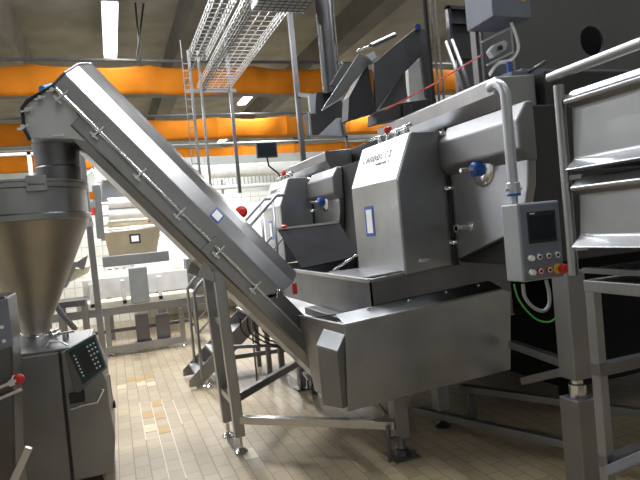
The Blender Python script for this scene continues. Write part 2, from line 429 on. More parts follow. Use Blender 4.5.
k = MB(); k.box(1.57, 1.71, 5.37, 5.51, 0, .012); k.tube([(1.61,5.37,0),(1.61,5.37,.13)], .014, 8); k.tube([(1.68,5.37,0),(1.68,5.37,.10)], .012, 8); k.build('rear_foot', STD, cv)

# ============================================================ FEED HOPPER
hx, hy = -.55, 4.42
hp_ = thing('cone_hopper', 'large conical steel hopper on the floor-standing filler at the left', 'hopper', (hx, hy, 1.0))
MB().lathe((hx, hy, 0), [(.10,1.06),(.105,1.12),(.405,1.78),(.412,1.80)], n=64).build('cone', CONE, hp_)
MB().lathe((hx, hy, 0), [(.412,1.80),(.428,1.805),(.430,1.84),(.412,1.85),(.412,2.01),(.43,2.015),(.432,2.045),(.41,2.05)], n=64).build('drum', ST, hp_)
MB().lathe((hx, hy, 0), [(.425,2.05),(.425,2.065),(.40,2.07),(.21,2.08)], n=64).build('lid', ST, hp_)
k = MB(); k.box(hx+.08, hx+.20, hy-.45, hy-.40, 1.98, 2.08); k.tube([(hx+.09,hy-.455,2.03),(hx+.19,hy-.455,2.03)], .012, 8); k.build('hinge', ST, hp_, .003)
ring = MB().lathe((hx, hy, 0), [(.14,.96),(.14,1.0),(.155,1.005),(.155,1.03),(.14,1.035),(.14,1.05),(.10,1.06)], n=32).build('outlet_collar', CHROME, hp_)
k = MB(); c0 = V((hx+.17, hy-.05, 2.06))
k.lathe((hx+.245, hy-.03, 2.07), [(.145,0),(.148,.10),(.141,.11),(.146,.14),(.143,.15),(.155,.27)], n=40)
sk = k.build('connecting_sleeve', STD, hp_)

# ============================================================ FILLER CABINET
cb = thing('filling_machine', 'grey steel filling machine cabinet under the cone hopper', 'machine', (-.7, 4.4, 0))
CX0, CX1, CY0, CY1 = -1.6, -.34, 3.98, 4.75
def cz(px, py, Y): return at(px, py, Y=Y).z
zt = .955
MB().box(CX0, -.385, CY0, CY1, .1, zt).build('body', STM, cb, .008)
# right front part with the slanted control panel
pr = [(-.375,zt),( -.20,zt+.02),(-.12,.72),(-.12,.60),(-.10,.35),(-.13,.12),(-.375,.12)]
MB().prism([(x, CY0, z) for x, z in pr], (0, CY1-CY0, 0)).build('door', STM, cb, .008)
MB().box(-.386, -.374, CY0-.004, CY0+.01, .12, zt).build('door_gap', BLACK, cb)
k = MB(); k.box(CX0+.05, -.2, CY0+.06, CY1-.06, 0, .1); k.build('plinth', BLACKP, cb)
k = MB(); k.box(-1.2, -.22, CY0+.02, CY1-.02, zt, zt+.02); k.build('top_plate', ST, cb, .005)
# keypad: a slanted box leaning out of the front right corner
q = [at(68,352,Y=3.93), at(94,337,Y=3.93), at(105,367,Y=3.93), at(83,385,Y=3.93)]
k = MB(); k.prism(q, (0,.05,0)); kp = k.build('control_panel', TEAL, cb, .003)
def key(u, v):
    a = q[0].lerp(q[3], v)+(q[1]-q[0])*u
    MB().box(a.x-.005, a.x+.005, a.y-.003, a.y, a.z-.005, a.z+.005).build('key', WHITE, kp)
for i in range(7): key(.14, .18+.1*i)
for i in range(6):
    for j in range(3):
        if j < 2 or i < 3: key(.66+.12*j, .14+.13*i)
k = MB(); k.prism([q[0]+(q[1]-q[0])*.26+(q[3]-q[0])*.14, q[0]+(q[1]-q[0])*.6+(q[3]-q[0])*.14, q[0]+(q[1]-q[0])*.6+(q[3]-q[0])*.8, q[0]+(q[1]-q[0])*.26+(q[3]-q[0])*.8], (0,-.002,0)); k.build('screen', SCREEN, kp)
fr = [at(65,351,Y=3.95), at(95,334,Y=3.95), at(107,368,Y=3.95), at(84,388,Y=3.95), at(76,400,Y=3.95)]
MB().prism(fr, (0,.06,0)).build('panel_frame', STD, cb, .004)
k = MB(); hpts = [at(71,409,Y=3.9), at(84,405,Y=3.9), at(97,402,Y=3.9), at(103,389,Y=3.9)]; k.tube(hpts, .009, 8); k.build('handle', CHROME, cb)
p = at(77,398,Y=3.94); k = MB(); k.box(p.x-.045,p.x+.045,p.y-.01,p.y+.04,p.z-.03,p.z+.03); k.build('grip_recess', BLACK, cb)
k = MB(); k.tube([at(107,375,Y=4.2), at(110,400,Y=4.2), at(109,425,Y=4.2)], .02, 10); k.build('side_handle', CHROME, cb)
k = MB(); k.tube([at(108,405,Y=4.3)+V((.0,0,0)), at(108,405,Y=4.3)+V((.05,0,0))], .03, 12); k.build('side_knob', BLACK, cb)
k = MB(); k.tube([(-.36,4.3,zt),(-.36,4.3,zt+.07)], .022, 12); k.tube([(-.42,4.3,zt+.07),(-.30,4.3,zt+.075)], .01, 8); k.build('valve', CHROME, cb)
k = MB(); k.tube([(-.47,4.15,zt+.02),(-.44,4.1,zt+.06),(-.38,4.1,zt+.05),(-.33,4.05,zt+.02)], .008, 8); k.build('hose', WHITE, cb)

# nearest machine cut by the left edge
DSTEEL = plain('glossy_dark_steel', (.13,.13,.135), .3, 1.0)
lm = thing('loading_machine', 'dark glossy steel machine corner cut by the left edge, with red stop button', 'machine', (-.95, 2.9, 0))
x1 = at(24,480,Y=2.7).x
a, b, c = at(16,480,Y=2.7), at(12,340,Y=2.7), at(7,296,Y=2.7)
MB().prism([(-1.5,2.7,0),(a.x+.015,2.7,0),(a.x,2.7,a.z),(b.x,2.7,b.z),(c.x,2.7,c.z),(-1.5,2.7,c.z+.02)], (0,.25,0)).build('body', DSTEEL, lm, .01)
k = MB(); k.prism([at(0,300,Y=2.69), at(8,298,Y=2.69), at(14,345,Y=2.69), at(0,350,Y=2.69)], (0,-.01,0)); k.build('side_panel', PANELGREY, lm, .004)
k = MB(); k.bar(at(29,447,Y=2.66), at(12,484,Y=2.66), .022, .03); k.build('edge_strip', STB, lm, .003)
p = at(19,379,Y=2.66); k = MB(); k.lathe(p, [(.010,.04),(.011,.01),(.020,.008),(.021,-.010),(.012,-.016)], (0,1,0), 20); lab(k.build('stop_button', RED, lm), 'red mushroom stop button')
p = at(12,382,Y=2.66); k = MB(); k.lathe(p, [(.02,.04),(.02,0),(.014,-.02)], (0,1,0), 16); k.bar(p+V((-.05,-.03,-.01)), p+V((.02,-.03,.01)), .012); k.build('valve_knob', CHROME, lm)
p = at(9,396,Y=2.66); k = MB(); k.bar(p+V((-.06,0,-.01)), p+V((.05,0,.02)), .012); k.build('lever', CHROME, lm)
for (x, y) in ((2,327),(4,341)):
    p = at(x,y,Y=2.68); MB().lathe(p, [(.008,0),(.008,-.006)], (0,1,0), 8).build('indicator', WHITE, lm)

# =================================================== COLLECTING BIN (FRONT)
bn = thing('collecting_bin', 'big plain grey steel box bin at centre, fed by the two tumblers', 'bin', (1.7, 3.7, 0))
BY = 3.35; sl = .062
def bp(x, z): return V((x, BY, z+(x-1.3)*sl))
tl, tr_, br_, bl = at(345,325,Y=BY), at(503,289,Y=BY), at(511,370,Y=BY), at(348,412,Y=BY)
br2 = at(511,292,Y=BY)
BD = .15
MB().prism([bl, br_, br2, tr_, tl], (0,BD,0)).build('body', ST, bn, .006)
# chute end plate where the conveyor leaves
cl = [at(318,322,Y=3.62), at(345,325,Y=3.34), at(348,412,Y=3.34), at(327,396,Y=3.62)]
MB().prism([(tl.x-.002,BY+.005,tl.z),(tl.x-.002,BY+.005,bl.z+.005),(tl.x-.0,4.09,.36),(tl.x-.08,4.09,.95)], (.03,.0,0)).build('end_plate', STM, bn, .003)
# foot of the trough joining the bin
k = MB(); k.prism([(tl.x-.02,BY+.3,.97),(tl.x-.02,BY+.3,.40),(1.50,BY+.6,.33),(1.62,4.58,.33),(1.62,4.58,.98),(1.1,4.3,1.0)][0:1]+[(tl.x,3.72,.42),(1.48,4.08,.30),(1.60,4.08,.30),(1.60,4.08,.98),(1.18,4.08,1.0)], (0,.02,0)) if False else None
MB().box(1.47, 1.583, 3.502, 4.6, .60, .93).build('rear_bin', STD, bn, .006)
# sight hatch: little sloped box on the end
p0 = at(337,352,Y=3.35); e1 = at(317,346,Y=3.50)-p0; e2 = at(344,336,Y=3.37)-p0
q = [p0, p0+e1, p0+e1+e2, p0+e2]
MB().hexa([V((v.x,v.y,.44)) for v in q]+[v+V((0,0,-.008)) for v in q]).build('hatch_box', STM, bn, .003)
MB().prism([v+(v-(p0+e1/2+e2/2))*.06 for v in q], (0,0,.008)).build('hatch_lid', ST, bn, .002)
MB().prism([tl, tr_, tr_+V((0,.148,.045)), tl+V((0,.148,.045))], (0,0,.006)).build('top_plate', ST, bn, .002)
# legs of the bin
def bin_leg(x, y, zt_, plate):
    lg = MB().bar((x, y, .13), (x, y, zt_), .10, .10, ref=(0,1,0)).build('leg', STM, bn, .006)
    k = MB()
    if plate: k.box(x-.09, x+.09, y-.09, y+.09, 0, .014); k.lathe((x,y,0), [(.05,.014),(.05,.05),(.03,.06),(.02,.14)], n=16); k.tube([(x-.11,y-.04,.0),(x-.11,y-.04,.24)], .013, 8); k.bar((x-.12,y-.04,.15),(x-.03,y-.04,.15),.03,.012); k.tube([(x+.06,y-.06,.0),(x+.06,y-.06,.05)], .012, 8)
    else: k.lathe((x,y,0), [(.06,0),(.06,.012),(.03,.03),(.018,.04),(.018,.14)], n=20)
    k.build('foot', STD if plate else BLACKP, lg)
bin_leg(1.70, 3.46, .50, True); bin_leg(2.22, 3.78, .52, False)
MB().bar((1.60,3.47,.30),(1.50,3.55,.50), .03, .03).build('gusset', STM, bn); MB().bar((1.78,3.5,.30),(1.86,3.5,.52), .03, .03).build('gusset', STM, bn)
MB().bar((2.22,3.78,.33),(2.9,4.6,.30), .05, .05).build('cross_bar', STD, bn)

for x in (1.55, 1.85, 2.15, 2.42):
    q = tl.lerp(tr_, (x-tl.x)/(tr_.x-tl.x)); MB().lathe((q.x, BY+.11, q.z+.039), [(.012,-.005),(.012,.012)], n=8).build('bolt', CHROME, bn)
# tub in which both tumblers drop
tb = thing('trough_tub', 'open steel tub running under the two tumbler hoods behind the bin', 'tub', (1.9, 4.5, .9))
x0, x1_, y0_, y1_ = 1.60, 2.75, 3.51, 6.4
za, zb = .82, 1.20
k = MB(); t_ = .012
k.box(x0, x0+t_, y0_, y1_, za, zb); k.box(x0, x1_, y1_-t_, y1_, za, zb)
k.box(x0, x1_, y0_, y1_, za-.01, za); k.box(x1_-t_, x1_, y0_, y1_, za, zb)
k.build('wall', STM, tb)
MB().prism([(x0,y0_,za),(x1_,y0_,za),(x1_,y0_,zb+.085),(x0,y0_,zb)], (0,t_,0)).build('end_wall', STD, tb)
MB().bar((x0,y0_,zb),(x0,y1_,zb), .03, .03).build('rim', STB, tb, .004)
MB().bar((x0,y0_,zb),(x1_,y0_,zb+.085), .024, .024).build('rim', STM, tb, .004)
k = MB(); k.prism([(x0-.0,4.1,za+.1),(x0-.0,y1_-.2,za+.1),(x0-.22,y1_-.2,za+.02),(x0-.22,4.1,za+.02)], (0,0,-.012)); k.build('side_apron', STM, tb)
for yy in (5.2, 6.3): MB().bar((1.68,yy,.0),(1.68,yy,.82), .06, .06).build('leg', STM, tb)
k = MB()
for i in range(14): k.lathe((1.33+.018*i, 3.97, .929), [(.008,0),(.008,.012)], n=6)
k.build('chain', STD, tb)
k = MB(); k.prism([(1.61,3.6,zb+.012),(1.61,4.35,zb+.012),(2.24,4.35,zb+.02),(2.24,3.52,zb+.05),(1.75,3.52,zb+.03)], (0,0,.008)); k.build('cover_plate', ST, tb)

# ========================================================= TUMBLER MACHINES
def make_tumbler(label):
    t = thing('tumbler', label, 'machine', (2.6, 3.9, 0), 'tumbler machines side by side')
    # side wall facing the aisle
    MB().prism([(2.25,2.64,1.30),(2.25,2.64,1.90),(2.25,4.9,1.90),(2.25,4.9,1.2),(2.25,3.42,1.27),(2.25,2.92,1.42),(2.25,2.75,1.38)][0:0]+
               [(2.25,2.90,1.43),(2.25,2.72,1.55),(2.25,2.66,1.72),(2.25,2.64,1.90),(2.25,4.75,1.90),(2.25,4.75,1.2),(2.25,3.42,1.28)], (.06,0,0)).build('side_wall', ST, t, .01)
    # raised upper band with chamfered lower edge
    MB().prism([(2.27,0,1.86),(2.19,0,1.97),(2.19,0,2.16),(2.23,0,2.20),(2.9,0,2.20),(2.9,0,1.86)][0:0]+[(2.255,2.63,1.86),(2.19,2.63,1.93),(2.19,2.63,2.10),(2.26,2.63,2.20),(2.31,2.63,2.20),(2.31,2.63,1.86)], (0,.84,0)).build('upper_band', BAND, t, .012)
    MB().prism([(2.255,4.28,1.86),(2.19,4.28,1.93),(2.19,4.28,2.10),(2.26,4.28,2.20),(2.31,4.28,2.20),(2.31,4.28,1.86)], (0,.5,0)).build('upper_band', BAND, t, .012)
    # bright ledge above
    MB().prism([(2.27,2.85,2.205),(2.22,2.85,2.29),(2.22,2.85,2.385),(2.24,2.85,2.395),(2.53,2.85,2.41),(2.53,2.85,2.205)], (0,1.6,0)).build('ledge', ST, t, .008)
    # hood that sticks out towards the aisle
    n0, n1 = 3.47, 4.26
    pf = [(1.85,1.205),(1.85,1.865),(1.985,2.19),(2.23,2.19),(2.26,1.88),(2.26,1.24)]
    hd = MB().prism([(x, n0, z) for x, z in pf], (0, n1-n0, 0)).build('hood', ST, t, .012)
    # pale face plate on the slanted front with engraved words
    sv = V((1.985-1.85, 0, 2.19-1.865)); su = sv.normalized(); sn = V((-su.z, 0, su.x))
    b0 = V((1.85, 0, 1.865))+sn*.002
    def sp(y, v): return V((0, y, 0))+b0+sv*v
    pl = MB().prism([sp(n1-.012,.02), sp(n0+.012,.02), sp(n0+.012,.97), sp(n1-.012,.97)], sn*.003).build('face_plate', FACE, t)
    lt = MB(); bb = sn*.004
    lettering(lt, 'CANDUCCI', sp(n1-.10,.56)+bb, (0,-1,0), su, .055, wx=1.45)
    lettering(lt, 'COMPACT', sp(n1-.33,.43)+bb, (0,-1,0), su, .026, wx=1.9)
    lt.build('lettering', DARKGREY, pl)
    sticker((1.848, n1-.30, 1.60), (0,-1,0), (0,0,1), .15, .23, hd, .17)
    # hinge and seal between hood and side wall
    k = MB(); k.box(2.235, 2.262, n0-.03, n0, 1.24, 2.2); k.build('seal', BLACK, t)
    for z in (1.40, 1.78, 2.16):
        k = MB(); k.tube([(2.20, n0-.02, z), (2.28, n0-.05, z)], .016, 10); k.build('hinge', CHROME, t)
    k = MB(); k.lathe((1.98, n0, 1.30), [(.014,0),(.014,.03)], (0,-1,0), 12); k.bar((1.95,n0-.012,1.30),(2.04,n0-.012,1.305), .02, .012, ref=(0,1,0)); k.build('latch', CHROME, t)
    # hand wheel
    w = MB().lathe((2.25, 3.06, 1.865), [(.112,0),(.112,.008),(.095,.022),(.05,.028)], (-1,0,0), 36).build('wheel_disc', CHROME, t)
    k = MB().lathe((2.225, 3.06, 1.865), [(.040,0),(.046,.005),(.046,.05),(.034,.06)], (-1,0,0), 24); lab(k.build('wheel_hub', BLUE, w), 'blue plastic hub')
    k = MB(); k.tube([(2.19,3.06,1.865),(2.08,3.06,1.865)], .014, 12); k.bar((2.15,3.11,1.865),(2.15,3.01,1.865),.018,.018); k.build('spindle', CHROME, w)
    # pipe stub
    k = MB(); k.lathe((2.25, 3.24, 1.50), [(.032,0),(.032,.008),(.018,.01),(.018,.10),(.026,.105),(.026,.12),(.018,.12),(.014,.06)], (-1,0,0), 20, cap=False); k.build('pipe_stub', CHROME, t)
    return t
tm = make_tumbler('nearer tumbler machine with large grey hood and tall blue framed sticker, centre right')
tm2 = dup(tm, (0, 2.88, 0)); tm2['label'] = 'farther tumbler machine, smaller in view, behind the open dark lid'
# rack of small valves between hood and ledge
vb = thing('valve_block', 'small valve block with a red cap on top of the nearer hood', 'valve', (2.1, 4.0, 2.19))
k = MB()
for i in range(4): k.tube([(2.04, 3.62+.14*i, 2.192), (2.04, 3.62+.14*i, 2.26)], .022, 10)
k.tube([(2.04,3.55,2.25),(2.04,4.2,2.25)], .012, 8); k.build('manifold', CHROME, vb)
k = MB(); k.lathe((2.04, 3.9, 2.26), [(.03,0),(.034,.01),(.03,.035),(.015,.045)], n=16); lab(k.build('cap', RED, vb), 'red cap')
vb2 = dup(vb, (0, 2.8, 0)); vb2['label'] = 'small valve block with a red cap on top of the farther hood'
for o in (vb, vb2): o['group'] = 'valve blocks on the hoods'

# open lid and its strut in front of the farther tumbler
ol = thing('swing_lid', 'open dark steel lid tilted beside the farther tumbler, with bright upper edge', 'lid', (1.75, 5.2, 1.2))
lq = [at(277,228,X=1.70), at(338,221,X=2.1), at(360,256,X=1.85), at(304,270,X=1.62)]
lq = [at(277,229,Y=5.62), at(339,222,Y=5.25), at(358,256,Y=4.7), at(302,268,Y=5.0)]
nn = (lq[1]-lq[0]).cross(lq[2]-lq[0]).normalized()
MB().prism(lq, nn*.012).build('plate', BLACKM, ol)
MB().bar(lq[0], lq[1], .03, .02).build('edge', STB, ol)
p = lq[0].lerp(lq[1], .12); MB().lathe(p+V((0,-.01,.0)), [(.022,0),(.03,.008),(.03,.022),(.015,.035)], n=14).build('knob', RED, ol)
st_ = thing('gas_strut', 'thin bright strut leaning between the tub rim and the nearer hood', 'strut', (1.62, 4.9, 1.2))
MB().tube([at(334,270,Y=4.75), at(357,255,Y=4.4)], .012, 8).build('rod', CHROME, st_)
k = MB(); p = at(335,272,Y=4.75); k.box(p.x-.05, p.x+.05, p.y-.04, p.y+.04, 1.19, p.z+.01); k.build('mount', ST, st_, .003)

# pipe bend with the hanging control box
pn = thing('control_box', 'blue-grey control box with dark screen and round buttons hanging from a bent pipe', 'control panel', (2.0, 2.36, 1.2))
yb = 2.33
x0, x1_ = 1.93, 2.175
zb0, zb1 = 1.245, 1.61
fq = [at(525,285,Y=2.26), at(566,274,Y=2.26), at(557,199,Y=2.26), at(516,205,Y=2.26)]
sq = [at(511,282,Y=2.42), at(503,205,Y=2.42)]
# body as a solid block; front turned a little towards the aisle
fl, frr = V((fq[0].x, 2.27, 0)), V((fq[1].x, 2.30, 0))
xl, xr = (fq[0].x+fq[3].x)/2, (fq[1].x+fq[2].x)/2
zb0, zb1 = (fq[0].z+fq[1].z)/2, (fq[2].z+fq[3].z)/2
dx = (sq[0].x+sq[1].x)/2-xl
bd = MB().hexa([(xl,2.26,zb0),(xr,2.26,zb0),(xr,2.385,zb0),(xl,2.385,zb0),(xl,2.26,zb1),(xr,2.26,zb1),(xr,2.385,zb1+.0),(xl,2.385,zb1)]).build('body', PANELSIDE, pn, .008)
W_, H_ = xr-xl, zb1-zb0
def fp(u, v, y=2.26): return V((xl+W_*u, y, zb0+H_*v))
k = MB(); k.prism([fp(.03,.02), fp(.97,.02), fp(.97,.98), fp(.03,.98)], (0,-.006,0)); fpn = k.build('front_panel', PANELGREY, pn, .003)
k = MB(); k.prism([fp(.18,.48,2.254), fp(.86,.48,2.254), fp(.86,.88,2.254), fp(.18,.88,2.254)], (0,-.004,0)); k.build('screen_frame', GREY, fpn, .002) if False else k.build('screen_frame', BLACK, fpn, .002)
k = MB(); k.prism([fp(.22,.52,2.250), fp(.80,.52,2.250), fp(.80,.82,2.250), fp(.22,.82,2.250)], (0,-.002,0)); k.build('screen', SCREEN, fpn)
k = MB(); k.prism([fp(.24,.85,2.250), fp(.36,.85,2.250), fp(.36,.865,2.250), fp(.24,.865,2.250)], (0,-.001,0)); k.build('screen_mark', WHITE, fpn)
for r_, v in enumerate((.30, .12)):
    for c_ in range(4):
        q = fp(.16+.22*c_, v-.0, 2.254)
        if r_ == 1 and c_ == 3:
            b_ = MB().lathe(q, [(.026,0),(.026,.006)], (0,-1,0), 24).build('button_collar', YELLOW, pn)
            lab(MB().lathe(q+V((.006,-.004,0)), [(.012,0),(.012,.018),(.024,.022),(.025,.036),(.018,.044)], (0,-1,0), 24).build('stop_button', RED, pn), 'red mushroom stop button'); continue
        b_ = MB().lathe(q, [(.017,0),(.017,.008),(.013,.010)], (0,-1,0), 20).build('button', CHROME if r_ == 0 or c_ == 0 else RED, pn)
        if c_ == 0: MB().lathe(q+V((0,-.009,0)), [(.012,0),(.014,.004),(.013,.018)], (0,-1,0), 16).build('button_cap', WHITE, b_)
        else:
            MB().lathe(q+V((0,-.009,0)), [(.013,0),(.013,.002)], (0,-1,0), 16).build('button_ring', WHITE, b_)
            MB().lathe(q+V((0,-.009,0)), [(.008,.0),(.008,.004)], (0,-1,0), 16).build('button_cap', BLACK, b_)
xm = at(513,185,Y=2.34).x
pa = V((xm, 2.34, zb1)); pb = at(505,110,Y=2.34); pcx = at(497,80,Y=2.36)
k = MB(); k.tube([pa, pa+V((0,0,.05))], .018, 14); k.build('neck', ALU, pn)
k = MB(); k.lathe(pa+V((0,0,.04)), [(.034,0),(.034,.012)], n=24); lab(k.build('collar_ring', BLUE, pn), 'blue ring on the pipe collar')
k = MB(); k.lathe(pa+V((0,0,.052)), [(.034,0),(.034,.05),(.03,.055)], n=24); k.tube([pa+V((-.05,0,.075)), pa+V((.05,0,.075))], .008, 8); k.build('collar', ALU, pn)
zt_ = at(500,92,Y=2.34).z
bend = arc((xm, 2.34+.09, zt_-.03), (0,-1,0), (0,0,1), .09, 0, PI/2, 10)
k = MB(); k.tube([pa+V((0,0,.10)), (xm,2.34,zt_-.05)]+bend+[bend[-1]+V((.03,.06,0))], .026, 20); k.build('bent_pipe', ALU, pn)
# cables under the box
gp = [at(x, y, Y=2.34) for x, y in ((523,284),(525,297),(533,307),(543,311),(549,305),(549,292),(546,280))]
MB().hose(gp, .009).build('grey_hose', PANELSIDE, pn)
gp = [at(x, y, Y=2.31) for x, y in ((514,284),(518,298),(527,311),(538,320),(549,322),(556,318))]
lab(MB().hose(gp, .0045).build('green_cable', GREEN, pn), 'green earth cable looping under the box')

# =============================================== POST AND TRAY RACK (RIGHT)
ps = thing('support_post', 'thick square steel post standing right behind the control box', 'post', (2.2, 2.45, 0))
MB().box(2.225, 2.345, 2.39, 2.51, .655, 1.24).build('upper_tube', STM, ps, .008)
k = MB(); k.lathe((2.29,2.45,.55), [(.04,0),(.045,.02),(.045,.07),(.03,.075),(.03,.11)], n=24); k.build('joint', CHROME, ps)
MB().box(2.22, 2.36, 2.38, 2.52, .05, .55).build('lower_tube', STM, ps, .008)
MB().box(2.18, 2.40, 2.33, 2.55, 0, .05).build('base_plate', STM, ps, .004)

rk = thing('tray_rack', 'tall steel rack with two stacked curved trays at the right edge', 'rack', (2.1, 1.6, 0))
RX = 1.9
k = MB(); k.tube([(RX,2.0,1.28), (RX,2.0,2.12)], .022, 14); k.build('upright', ST, rk)
k = MB(); k.tube([(RX,2.05,2.165), (RX,1.1,2.165)], .022, 14); k.build('hand_rail', ST, rk)
MB().bar((RX+.06,1.96,0.0),(RX+.06,1.96,1.21), .045, .05, ref=(0,1,0)).build('leg', STM, rk, .005)
MB().bar((RX+.02,1.05,0.0),(RX+.02,1.05,2.15), .06, .06, ref=(0,1,0)).build('leg', STM, rk, .005)
def tray(z0, z1, y1):
    pf = [(RX+.0,z0),(RX-.04,z0+.008),(RX+.015,z0+.055),(RX+.03,z1-.075),(RX-.015,z1-.06),(RX-.02,z1-.045),(RX+.03,z1),(RX+.9,z1+.0),(RX+.9,z0)]
    return MB().prism([(x, .95, z) for x, z in pf], (0, y1-.95, 0)).build('tray', ST, rk, .006)
tray(1.735, 2.085, 1.965); tray(1.40, 1.71, 1.965)
for z in (1.40, 1.71, 1.76, 2.06):
    k = MB(); k.bar((RX+.0,1.995,z),(RX+.03,1.94,z),.02,.02); k.build('bracket', ST, rk)
k = MB()
for i in range(16): k.box(RX-.01, RX+.9, 1.02+.057*i, 1.05+.057*i, 1.30, 1.315)
k.box(RX-.02, RX+.02, 1.0, 1.93, 1.295, 1.318); k.build('grating', STD, rk)
MB().box(RX-.02, RX+.9, 1.0, 1.93, 1.215, 1.265).build('shelf_beam', STM, rk, .004)
k = MB(); k.bar((RX+.05,1.93,.42),(RX+.05,1.1,1.0), .06, .04); k.build('diagonal_brace', PANELGREY, rk, .004)
MB().bar((RX+.03,1.95,.86),(RX+.95,1.95,.86), .05, .05).build('cross_bar', STD, rk)
MB().bar((RX+.03,1.95,.45),(RX+.95,1.95,.45), .05, .05).build('cross_bar', STD, rk)

# big dark hopper wall with round hole, above
HOPW = plain('hopper_grey', (.13,.13,.122), .5, .3, .06, 2)
bw = thing('meat_hopper', 'huge dark grey hopper wall with a round black hole at the top right', 'hopper', (3.9, 3.9, 2.6))
hc = at(592,41,Y=3.4); hr = .115
k = MB(); outer = [(2.85,2.62),(2.85,4.2),(6.0,4.2),(6.0,2.55)]
# wall with a real round opening: ring of quads out to the border
nseg = 48; fr_, bk_ = [], []
def border(a):
    c, s = math.cos(a), math.sin(a); ts = []
    if c > 1e-6: ts.append((6.0-hc.x)/c)
    if c < -1e-6: ts.append((2.85-hc.x)/c)
    if s > 1e-6: ts.append((4.2-hc.z)/s)
    if s < -1e-6: ts.append((2.58-hc.z)/s)
    t = min(ts); return hc.x+c*t, hc.z+s*t
angs = sorted(set([2*PI*i/nseg for i in range(nseg)]+[math.atan2(z-hc.z, x-hc.x) % (2*PI) for x, z in ((2.85,4.2),(6,4.2),(6,2.58),(2.85,2.58))]))
for a in angs:
    bx_, bz_ = border(a)
    fr_.append([k.bm.verts.new(p) for p in ((hc.x+hr*math.cos(a),3.4,hc.z+hr*math.sin(a)), (bx_,3.4,bz_), (bx_,3.42,bz_), (hc.x+hr*math.cos(a),3.42,hc.z+hr*math.sin(a)))])
for i in range(len(angs)):
    A, B = fr_[i], fr_[(i+1) % len(angs)]
    for j in range(4): k.bm.faces.new((A[j], B[j], B[(j+1)%4], A[(j+1)%4]))
k.build('front_wall', HOPW, bw)
k = MB(); k.box(2.85,6.0,3.75,3.77,2.6,4.2); k.box(2.85,2.87,3.42,3.75,2.6,4.2); k.box(2.87,6.0,3.42,3.75,2.58,2.6); k.build('shell', BLACKP, bw)
k = MB(); k.box(2.8,4.6,3.28,3.36,2.50,2.57); k.box(2.8,4.4,3.2,3.26,2.43,2.47); k.build('support_rail', PANELGREY, bw, .004)
BLK = plain('shade_black_plate', (.045,.045,.045), .55, .3)  # near-black colour carries the shade behind the post and rack
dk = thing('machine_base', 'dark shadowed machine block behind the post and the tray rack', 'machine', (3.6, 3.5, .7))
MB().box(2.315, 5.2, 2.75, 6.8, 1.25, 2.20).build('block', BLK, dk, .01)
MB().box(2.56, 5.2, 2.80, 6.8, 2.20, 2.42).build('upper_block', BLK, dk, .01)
MB().box(3.0, 5.2, 3.3, 6.8, .25, 1.25).build('lower_block', BLACKM, dk, .01)  # added to hide lit floor and keep the space under the machines dark
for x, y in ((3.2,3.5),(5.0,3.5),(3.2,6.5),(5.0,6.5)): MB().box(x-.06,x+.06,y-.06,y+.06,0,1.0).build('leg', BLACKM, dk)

# low rails on the floor behind the bin
for (a, b, lb) in [((2.2,4.5,.28),(3.6,2.9,.28),'front low steel rail behind the bin'), ]:
    pass
lr = thing('floor_frame', 'low steel rail frame on the floor in the dark under the machines', 'frame', (3.0, 3.4, 0))
for (a, b) in [((2.45,3.85,.24),(3.2,2.35,.24)), ((2.1,3.95,.10),(2.75,2.35,.10)), (at(512,344,Y=3.25),at(568,364,Y=2.7)), (at(524,381,Y=3.2),at(562,372,Y=2.8))]:
    MB().bar(a, b, .06, .05).build('rail', STM, lr, .004)
for (x, y, h) in ((3.15,2.4,.24),(2.5,3.8,.24)): MB().bar((x,y,0),(x,y,h), .05, .05).build('leg', STD, lr)

# ============================================== OVERHEAD GEAR, TOP CENTRE
# tilting lift chute above the nearer tumbler
YC = 4.6
def A_(px, py, Y=YC): return at(px, py, Y=Y)
FLAP = plain('worn_grey_plate', (.16,.165,.165), .4, .5)
lf = thing('lift_chute', 'black tilted loading chute with angled frame above the nearer hood', 'chute', (2.5, 4.7, 2.5))
k = MB(); k.prism([A_(376,111), A_(374,63), A_(396,44), A_(415,29), A_(428,28), A_(434,100), A_(427,97), A_(421,56), A_(405,72)], (0,.04,0))
k.build('side_frame', CHAR, lf, .003)
k = MB(); k.prism([A_(404,72,YC+.06), A_(408,99,YC+.06), A_(378,110,YC+.06)], (0,.02,0)); k.build('gusset', FLAP, lf)
k = MB(); k.prism([A_(348,120), A_(349,97), A_(368,62), A_(376,112)], (0,.15,0)); k.build('bucket', BLACKP, lf, .004)
k = MB(); k.prism([A_(323,108,YC-.02), A_(359,53,YC-.02), A_(374,59,YC-.02), A_(341,97,YC-.02)], (0,.02,0)); k.build('flap', FLAP, lf, .004)
k = MB(); k.bar(A_(322,110,YC-.04), A_(342,98,YC-.04), .012, .03, ref=(0,1,0)); k.build('flap_edge', STB, lf)
k = MB(); k.tube([A_(346,72,YC+.6), A_(340,62,YC+.6)], .02, 8); k.prism([A_(330,85,YC+.5), A_(344,62,YC+.5), A_(356,64,YC+.5), A_(345,90,YC+.5)], (0,.02,0)); k.build('rear_flap', DARKGREY, lf)
k = MB(); k.tube([A_(371,46), A_(395,35)], .024, 14); k.build('cylinder', STM, lf)
k = MB(); k.tube([A_(357,51), A_(372,45)], .012, 8); k.build('piston_rod', CHROME, lf)
k = MB(); k.prism([A_(366,55,YC-.06), A_(374,51,YC-.06), A_(377,57,YC-.06), A_(372,61,YC-.06)], (0,.02,0)); k.build('bracket', ALU, lf)
k = MB(); k.prism([A_(408,66,YC+.12), A_(423,56,YC+.12), A_(428,100,YC+.12), A_(410,103,YC+.12)], (0,.06,0)); k.build('white_guide', WHITE, lf, .004)
k = MB(); k.prism([A_(377,112), A_(377,123), A_(402,118), A_(437,108), A_(436,98), A_(400,103)], (0,.2,0)); k.build('base_beam', CHAR, lf, .004)
